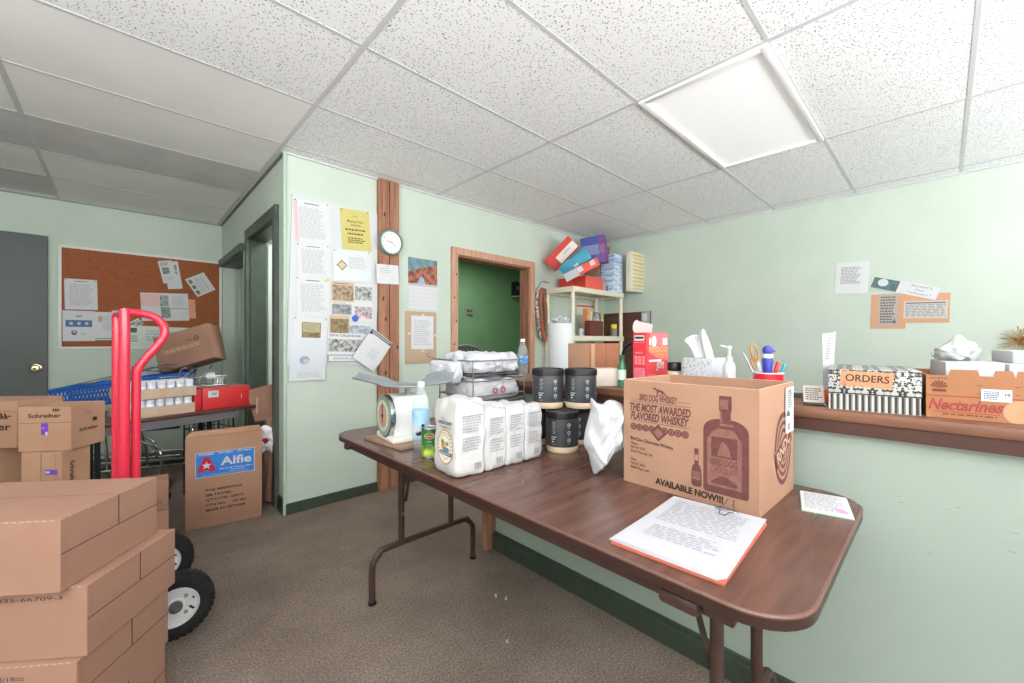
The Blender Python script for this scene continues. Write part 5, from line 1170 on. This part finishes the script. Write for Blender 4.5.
# columns: right column under S1, left column behind
zt=P(45,407,d=1.95).z
h1=zt-P(43,452.5,d=1.95).z; h1=.214; zlev=[zt-h1*k for k in range(1,5)]
def at_z(px,dd,z):
    c=P(px,400,d=dd); return c.x,c.y,z
def sch2(px,dd,z,*a,**k):
    c=P(px,400,d=dd); py=CY-(z-H)*F/dd; return sch(px,py,dd,*a,**k)
sch2(64,2.06,zlev[0],.218,.20,h1-.001,R(9),'tan carton with upright lettering and purple tape, on top of the right column','logo')
sch2(57,2.02,zlev[1],.185,.14,h1-.001,R(2),'tan carton with sideways lettering just below the purple-taped top one','side')
sch2(57,2.02,zlev[2],.185,.14,h1-.001,R(5),'tan carton third down in the right column, mostly hidden','low')
sch2(57,2.02,0,.185,.14,zlev[2]-.001,R(3),'tan carton at the bottom of the right column, mostly hidden','low')
sch2(5,2.16,zlev[0]-.01,.36,.22,.235,R(3),'larger tan carton with big lettering at the left picture edge','big')
sch2(-16,2.1,zlev[1]-.012,.25,.22,h1-.001,R(-3),'tan carton below the larger one at the left picture edge','low')
sch2(-18,2.1,0,.27,.22,zlev[1]-.013,R(0),'tall tan carton at the base of the left column','low')
# ------------------------------------------------------------------ Alfie carton
fl=Vector((.281,3.195,0)); fr=Vector((.679,3.133,0)); v=fr-fl; aw=v.length; aa=math.atan2(v.y,v.x); ah=.572; ad=.24
nrm=Vector((-math.sin(aa),math.cos(aa),0))
t=thing('tall_carton','tall brown carton with a blue star-badge label standing under the rear table','box',fl+v/2+nrm*ad/2,aa)
b=MB(); b.box((0,0,ah/2),(aw,ad,ah),M_CARD,bev=.004); b.rect(Matrix.Translation((0,0,ah)),0,0,aw*.98,.004,M_SLIT); b.box((.02,-.0,ah+.001),(.05,ad*.99,.002),mat('packing_tape',(150,110,80),rough=.3)); 
Fm=FM((-aw/2,-ad/2,0),(1,0,0),(0,0,1))
for k,(s_,w_) in enumerate((('PO#: M00000305/6',.19),('SM-T4379BL',.135),("Q'TY/CTN: 100PCS",.20),('CTN NO:     OF 403',.21),('MADE IN VIETNAM',.205))):
    b.text(s_,Fm@Matrix.Translation((aw*.255,ah*(.405-.055*k),0)),.021,M_INK,width=w_,align='L',bold=.025)
b.done('carton_body',t)
b=MB(); b.prism([(0,0),(aw,0),(aw-.03,.055),(.028,.055)],.004,M_CARD,FM((-aw/2,-ad/2+.006,ah),(1,0,0),(0,.75,.35))); b.done('top_flap',t,smooth=0)
b=MB(); Lb=Fm@Matrix.Translation((aw*.51,ah*.685,0)); lw,lh=aw*.77,ah*.27
b.box((0,0,.0012),(lw,lh,.0012),M_WHITE,Lb); blue_=flat((52,124,206),.4); b.rect(Lb,0,0,lw-.006,lh-.006,blue_,z=.0022)
b.poly(Lb,[(-.14,-.045),(-.06,-.045),(-.052,-.036),(-.085,.045),(-.093,.05),(-.107,.05),(-.115,.045),(-.148,-.036)],flat((186,32,64)),z=.0028); b.rect(Lb,-.1,-.04,.03,.012,blue_,z=.0032)
st=[]
for k in range(10):
    a=PI/2+k*PI/5; r_=.026 if k%2==0 else .011; st.append((-.1+r_*math.cos(a),-.004+r_*math.sin(a)))
b.poly(Lb,st,M_WHITE,z=.0034)
b.text('Alfie',Lb@Matrix.Translation((.055,.012,0)),.072,M_WHITE,width=.165,bold=.025,z=.003)
for x in (-.1,0,.1): b.text("IT'S HERE!",Lb@Matrix.Translation((x,lh/2-.012,0)),.012,M_WHITE,width=.075,bold=.03,z=.003)
b.para(Lb,.055,-.036,.18,.008,1,M_WHITE,3,z=.003,rag=.02); b.para(Lb,.06,-.05,.08,.007,1,M_WHITE,4,z=.003,rag=.02); b.rect(Lb,-.0,-.064,.24,.0015,M_WHITE,z=.003)
b.done('blue_label',t,smooth=0)['label']='blue label with red and white star badge'
# ------------------------------------------------------------------ rear table
tr=R(15.1); tL,tD=.83,.55; Rc=Vector((.70,3.395,0)); ux=Vector((math.cos(tr),math.sin(tr),0)); uy=Vector((-math.sin(tr),math.cos(tr),0))
tc=Rc-ux*tL/2+uy*tD/2
t=thing('rear_table','dark brown table with steel apron near the far wall','table',(tc.x,tc.y,0),tr)
b=MB(); b.box((0,0,.700),(tL,tD,.022),mat('dark_red_laminate',(92,52,48),(80,46,42),scale=5,rough=.3,stretch=(1,6,1)),bev=.003); b.done('tabletop',t)
b=MB()
for y in (-tD/2+.025,tD/2-.025): b.box((-.06,y,.663),(tL-.14,.02,.05),mat('grey_steel_apron',(120,116,122),rough=.4,metal=.4))
b.done('apron_rail',t)
for x in (-.33,.26):
    for y in (.06,.2):
        b=MB(); b.box((x,y,.345),(.024,.024,.688),M_BLK2); b.done('leg',t)
def ont(u,v,z=.7115): q=tc+ux*u+uy*v; return (q.x,q.y,z)
# trays of capped bottles
M_TRAY=mat('tray_cardboard',(196,172,152),(188,164,144),scale=6,rough=.85)
def tray(u,v,z,label):
    b=MB(); w,d,h=.345,.27,.062
    b.box((0,0,.002),(w,d,.004),M_TRAY)
    for s in (-1,1): b.box((0,s*(d/2-.002),h/2),(w,.004,h),M_TRAY); b.box((s*(w/2-.002),0,h/2),(.004,d-.008,h),M_TRAY)
    b.box((0,-d/2-.0006,h*.5),(.03,.001,h),M_CARDE)
    return solo(b,'cardboard_tray',label,'tray',ont(u,v,z),tr,smooth=0)
tray(-.122,-.12,.7115,'lower cardboard tray of white-capped bottles on the rear table'); tray(-.115,-.12,.8185,'upper cardboard tray of bottles stacked on another tray')
t0=thing('capped_bottle','white-capped bottle in the lower cardboard tray','bottle',(0,0,0),0,'white-capped bottles in the lower tray')
b=MB(); b.lathe([(.021,0),(.0225,.003),(.0225,.070),(.019,.077)],mat('bottle_white',(220,222,232),(120,130,200),scale=18,rough=.4,lo=.52,hi=.62),None,16); b.done('bottle_body',t0)
b=MB(); b.lathe([(.021,.075),(.0228,.077),(.0228,.098),(.020,.101)],mat('cap_white',(206,208,216),rough=.35),None,18); b.done('cap',t0)
first=True
for lvl,(u0,zz,rows) in enumerate(((-.122,.7115,(0,1)),(-.115,.8185,(0,1,2)))):
    for r_ in rows:
        for k in range(7):
            l=ont(u0-.142+.0472*k,-.12-.108+.05*r_,zz+.0045); lab='white-capped bottle in the %s cardboard tray'%('lower','upper')[lvl]; g='white-capped bottles in the %s tray'%('lower','upper')[lvl]
            if first: t0.location=l; first=False
            else: copy_thing(t0,l,random.uniform(0,6),lab,g)
redb=flat((206,46,50),.45)
def rbx(b,Ff,Fr,Ft,Fl): b.rect(Ff,-.08,.10,.06,.045,M_WHITE); b.para(Ff,-.075,.1,.03,.02,2,M_BLK2,3,z=.001); b.rect(Ff,.09,.07,.004,.03,flat((240,190,190))); 
simplebox('red_box','long red box with white label on the rear table right end','box',.285,.17,.142,redb,ont(.255,-.135),tr+R(-3),draw=rbx,face={'+z':flat((120,84,70))})
simplebox('red_box','narrow red box between the trays and the long red box','box',.043,.17,.135,redb,ont(.083,-.125),tr,face={'+z':flat((120,84,70))})
# wire basket behind the red boxes
t=thing('wire_basket','chrome wire shopping basket behind the red boxes','basket',ont(.19,.14),tr)
b=MB(); w,d,h=.34,.2,.20
for z,s in ((.003,.86),(.07,.92),(.135,.96),(h,1)): b.tube([(-w/2*s,-d/2*s,z),(w/2*s,-d/2*s,z),(w/2*s,d/2*s,z),(-w/2*s,d/2*s,z)],.0028,M_CHROME,6,closed=True)
for k in range(9):
    x=-w/2+w*k/8
    b.tube([(x,-d/2,h),(x*.86,-d/2*.86,.003),(x*.86,d/2*.86,.003),(x,d/2,h)],.002,M_CHROME,5)
for k in range(1,5):
    y=-d/2+d*k/5; b.tube([(-w/2,y,h),(-w/2*.86,y*.86,.003),(w/2*.86,y*.86,.003),(w/2,y,h)],.002,M_CHROME,5)
b.done('wire_body',t)
b=MB(); b.tube([(.02,-d/2,h),(.07,-d/2-.01,h+.06),(.12,0,h+.075),(.14,d/2,h+.03)],.004,M_CHROME,7,smooth=4); b.tube([(-.1,-d/2,h),(-.05,-d/2-.01,h+.05),(.0,0,h+.06),(.02,d/2,h+.02)],.004,M_CHROME,7,smooth=4); b.prism([(0,0),(.06,0),(.06,.05),(0,.05)],.002,M_LGREY,FM((.06,-.06,h-.02),(1,0,0),(0,.5,.8))); b.done('handle',t)
# blue shopping cart behind
t=thing('shopping_cart','blue mesh shopping cart with chrome frame along the far wall','shopping cart',(0,0,0))
bmesh_blue=mat('blue_plastic',(34,98,186),(28,84,166),scale=10,rough=.4)
L0=Vector((-.33,4.50,.0)); L1=Vector((.42,4.33,.0)); dv=(L1-L0); ln=dv.length; dv.normalize(); nv=Vector((-dv.y,dv.x,0))
def CP(u,v,z): return L0+dv*(u*ln)+nv*v+Vector((0,0,z))
b=MB()
def zt_(u): return .812+.10*u
def zb_(u): return .70+.02*u
for s in (-1,1):
    hw=lambda u:(.17+.08*u)*s
    b.tube([CP(u/8,hw(u/8),zt_(u/8)) for u in range(9)],.014,bmesh_blue,6); b.tube([CP(u/8,hw(u/8)*.9,zb_(u/8)) for u in range(9)],.010,bmesh_blue,6)
    n=38
    for k in range(n):
        for dk_ in (0,2):
            u0=k/n; u1=min(1,max(0,(k+2-2*dk_+0)/n)) if dk_ else min(1,(k+2)/n)
            if dk_: u1=max(0,(k-2)/n)
            b.tube([CP(u0,hw(u0)*.9,zb_(u0)),CP(u1,hw(u1),zt_(u1))],.0052,bmesh_blue,4)
    vs=[];
for u in (0,1):
    for k in range(7): v_=(-1+k/3)*(.17+.08*u); b.tube([CP(u,v_*.9,zb_(u)),CP(u,v_,zt_(u))],.004,bmesh_blue,4)
    b.tube([CP(u,-(.17+.08*u),zt_(u)),CP(u,(.17+.08*u),zt_(u))],.014,bmesh_blue,6); b.tube([CP(u,-(.15+.07*u),zb_(u)),CP(u,(.15+.07*u),zb_(u))],.01,bmesh_blue,6)
for k in range(20): u=k/19; b.tube([CP(u,-(.15+.07*u),zb_(u)),CP(u,(.15+.07*u),zb_(u))],.004,bmesh_blue,4)
b.done('basket',t)
b=MB()
for s in (-1,1):
    b.tube([CP(1.02,s*.25,.955),CP(.96,s*.25,.93),CP(.9,s*.24,.72),CP(.86,s*.23,.5)],.010,M_CHROME,8,smooth=4)
def PD(l,dd): return [P(x,y,d=dd) for x,y in l]
for off in (0,.34):
    o_=Vector((-.03*off,off,0))
    for l,dd in (([(98,418),(101,426),(104.5,440),(106.5,452),(107,474)],2.95),([(138,424),(142,437),(146,448),(147,458),(147,469)],3.02),([(132,438),(140,441),(150,445),(157.5,449),(161,454),(161.6,462),(161.8,476)],2.92)):
        b.tube([v+o_ for v in PD(l,dd)],.0095,M_CHROME,8,smooth=3)
    q0=P(78,465,d=2.9); q1=P(187,458,d=3.1); b.tube([q0+o_,q1+o_],.009,M_CHROME,8); q0=P(78,474,d=2.88); q1=P(187,463.5,d=3.08); b.tube([q0+o_,q1+o_],.010,M_CHROME,8)
b.done('chassis',t)
b=MB(); b.cyl(CP(1.03,-.27,.955),CP(1.03,.27,.955),.014,M_BLK2); b.done('handle_bar',t)
b=MB(); b.box((0,0,0),(.62,.34,.03),M_BLK2,Matrix.Translation(P(140,461,d=3.2))@Matrix.Rotation(math.atan2(dv.y,dv.x),4,'Z')); b.done('lower_tray',t)
b=MB(); b.box((0,0,0),(.55,.05,.09),flat((36,44,84),.5),Matrix.Translation(P(135,426,d=3.15))@Matrix.Rotation(math.atan2(dv.y,dv.x),4,'Z'),bev=.01); b.done('bumper',t)
b=MB()
for k in range(3): b.tube([CP(.15+.1*k,-.2,zt_(.3)+.01),CP(.6+.1*k,-.1,zt_(.8)+.05+.02*k),CP(.9,.0,zt_(1)+.03*k)],.004,M_CHROME,6)
b.done('wire_grate',t)
for px_,dd in ((88,2.9),(162,2.95),(88,3.2),(162,3.27)):
    b=MB(); c=P(px_,480,d=dd); c.z=.05; b.cyl(c-nv*.012,c+nv*.012,.05,M_BLK2,seg=20); b.box((0,0,.09),(.03,.036,.12),M_STEEL,Matrix.Translation(c)); b.done('caster',t)
# tilted carton on top of the cart
def tilt(b,Ff,Fr,Ft,Fl):
    b.para(Ff,.06,.05,.05,.012,1,M_INK,3); b.disc(Ff,.11,.055,.02,.018,M_INK,seg=14); b.disc(Ff,.11,.055,.014,.012,M_CARDD,z=.001,seg=14)
    b.rect(Ff,.0,-.0,.36,.05,mat('clear_tape',(156,122,104),rough=.3),z=.0008); b.para(Ff,.0,0,.3,.03,2,M_CARDE,3,z=.0012)
vbox('tilted_carton','brown taped carton lying tilted on top of the shopping cart','box',.44,.16,.30,190.5,349,3.46,R(-17),R(6),M_CARDD,draw=tilt,pitch=R(-8),face={'+z':M_CARDE})
# dark low shelf stuff under the rear table
t=thing('wire_crate','dark wire crate with blue tag under the rear table','crate',(.44,3.86,.0),tr)
b=MB(); dkw=flat((40,42,44),.4)
for z in (.30,.40,.50,.62): b.tube([(-.06,-.1,z),(.17,-.1,z),(.17,.14,z),(-.06,.14,z)],.004,dkw,6,closed=True)
for k in range(8): b.tube([(-.06+.0329*k,-.1,.30),(-.06+.0329*k,-.1,.62)],.003,dkw,5); b.tube([(-.06+.0329*k,.14,.30),(-.06+.0329*k,.14,.62)],.003,dkw,5)
for x in (-.06,.17):
    for y in (-.1,.14): b.cyl((x,y,0),(x,y,.62),.006,dkw)
b.done('wire_body',t)
b=MB(); b.tube([(-.06,-.11,.62),(-.11,-.13,.52),(-.02,-.13,.44),(.06,-.11,.40)],.007,M_CHROME,8,smooth=3); b.done('side_bar',t)
b=MB(); b.box((.02,-.106,.58),(.07,.002,.035),flat((70,60,200))); b.rect(FM((.02,-.107,.58),(1,0,0),(0,0,1)),0,0,.04,.012,flat((160,160,250))); b.done('blue_tag',t)
# bags in the doorway by the projecting wall
b=MB(); b.blob([(.05,0),(.085,.01),(.09,.2),(.10,.36),(.07,.52),(.06,.60)],M_CARDD,None,36,.18,4,31,.7,1.0); solo(b,'paper_bag','crumpled brown paper bag in the doorway beside the tall carton','bag',(.80,3.40,0),0,smooth=50)
b=MB(); b.prism([(-.08,-.06),(.09,-.04),(.10,.22),(-.13,.17),(-.12,.09)],.05,M_CARDD,FM((0,.02,0),(.9,.3,0),(0,.1,1))); b.rect(FM((0,-.0,0),(.9,.3,0),(0,.1,1)),-.07,.06,.012,.12,M_CARDE,z=.055)
solo(b,'torn_cardboard','torn piece of brown cardboard on top of the paper bag','cardboard',(.775,3.45,.64),R(-20),smooth=0)
t=thing('cloth_flower','large white cloth flower with red center hanging on the paper bag','flower',(.757,3.335,.47))
Mq=Matrix.Rotation(R(-25),4,'Z')@FM((0,-.02,0),(1,0,0),(0,0,1))
b=MB()
for k in range(5):
    a=R(90+72*k); b.blob([(.005,0),(.036,.006),(.04,.016),(.025,.028),(.004,.03)],mat('white_cloth',(236,234,236),rough=.8),Mq@Matrix.Rotation(a,4,'Z')@Matrix.Translation((.048,0,.01))@Matrix.Scale(1.25,4),20,.12,12,k,1.15,.9,sub=2)
b.done('petals',t,smooth=60)
b=MB(); b.blob([(.004,.03),(.02,.034),(.018,.048),(.003,.055)],flat((190,40,70)),Mq,18,.2,14,3,sub=2); b.done('center',t,smooth=60)
# floor crumbs near the table
for k,(px,py) in enumerate(((496,597),(506,600),(507,643))):
    b=MB(); b.blob([(.002,0),(.006,.001),(.005,.004),(.001,.005)],M_WHITE,None,10,.3,40,k,sub=2); c=P(px,py,Z=0); solo(b,'paper_scrap','tiny white scrap on the carpet under the folding table','scrap',(c.x,c.y,.0005),0,'white scraps on the carpet')
# ------------------------------------------------------------------ lights and camera
W=bpy.data.worlds.new('daylight'); scene.world=W; W.use_nodes=True
bg=W.node_tree.nodes['Background']; bg.inputs['Color'].default_value=(.95,.98,1,1); bg.inputs['Strength'].default_value=2.0
def area(name,loc,rot,sx,sy,power,col=(1,1,1)):
    l=bpy.data.lights.new(name,'AREA'); l.shape='RECTANGLE'; l.size=sx; l.size_y=sy; l.energy=power; l.color=col
    o=bpy.data.objects.new(name,l); COL.objects.link(o); o.location=loc; o.rotation_euler=rot; return o
for i,(a0,a1,z0,z1) in enumerate(WINS):
    area('window_daylight',((a0+a1)/2,YW+.02,(z0+z1)/2),(R(90+TILT),0,0),a1-a0,z1-z0,WP*(1.0,1.0,.35)[i],(.98,.99,1))  # lamps added at the window openings, turned upward to brighten the ceiling
area('window_daylight',(XW+.02,-.5,1.475),(0,R(-90-TILT),0),1.45,2.2,WP*WLF,(.98,.99,1))  # same added uplight at the left window, aimed at the ceiling
area('green_room_fill',(3.4,4.0,2.36),(0,0,0),.6,.6,24,(1,.98,.94))  # fill light added to brighten the green room; no fixture there
area('closet_fill',(1.35,3.6,2.3),(0,0,0),.4,.4,14)  # unseen fill added to light the closet interior
for x,y in ((.15,-1.6),(2.6,-1.6),(-1.0,1.4)): area('ceiling_area_light',(x,y,ZC-.02),(0,0,0),1.15,.55,CPW,(1,.985,.96))  # extra ceiling lights added out of view, without any fixtures
area('ceiling_area_light',(2.585,.8125,ZC-.03),(0,0,0),1.1,.5,CPW*.5,(1,.985,.96))
cam=bpy.data.cameras.new('camera'); co=bpy.data.objects.new('camera',cam); COL.objects.link(co)
co.location=(0,0,H); co.rotation_euler=(R(90),0,AZ-PI/2)
cam.sensor_width=36; cam.lens=36*F/1024; cam.clip_start=.02; cam.clip_end=100
scene.camera=co
vs=scene.view_settings; vs.view_transform='Standard'; vs.look='None'; vs.gamma=1; vs.exposure=EXPO; vs.use_curve_mapping=False
scene.cycles.max_bounces=10; scene.cycles.diffuse_bounces=6; scene.cycles.glossy_bounces=4; scene.cycles.transmission_bounces=8; scene.cycles.sample_clamp_indirect=8
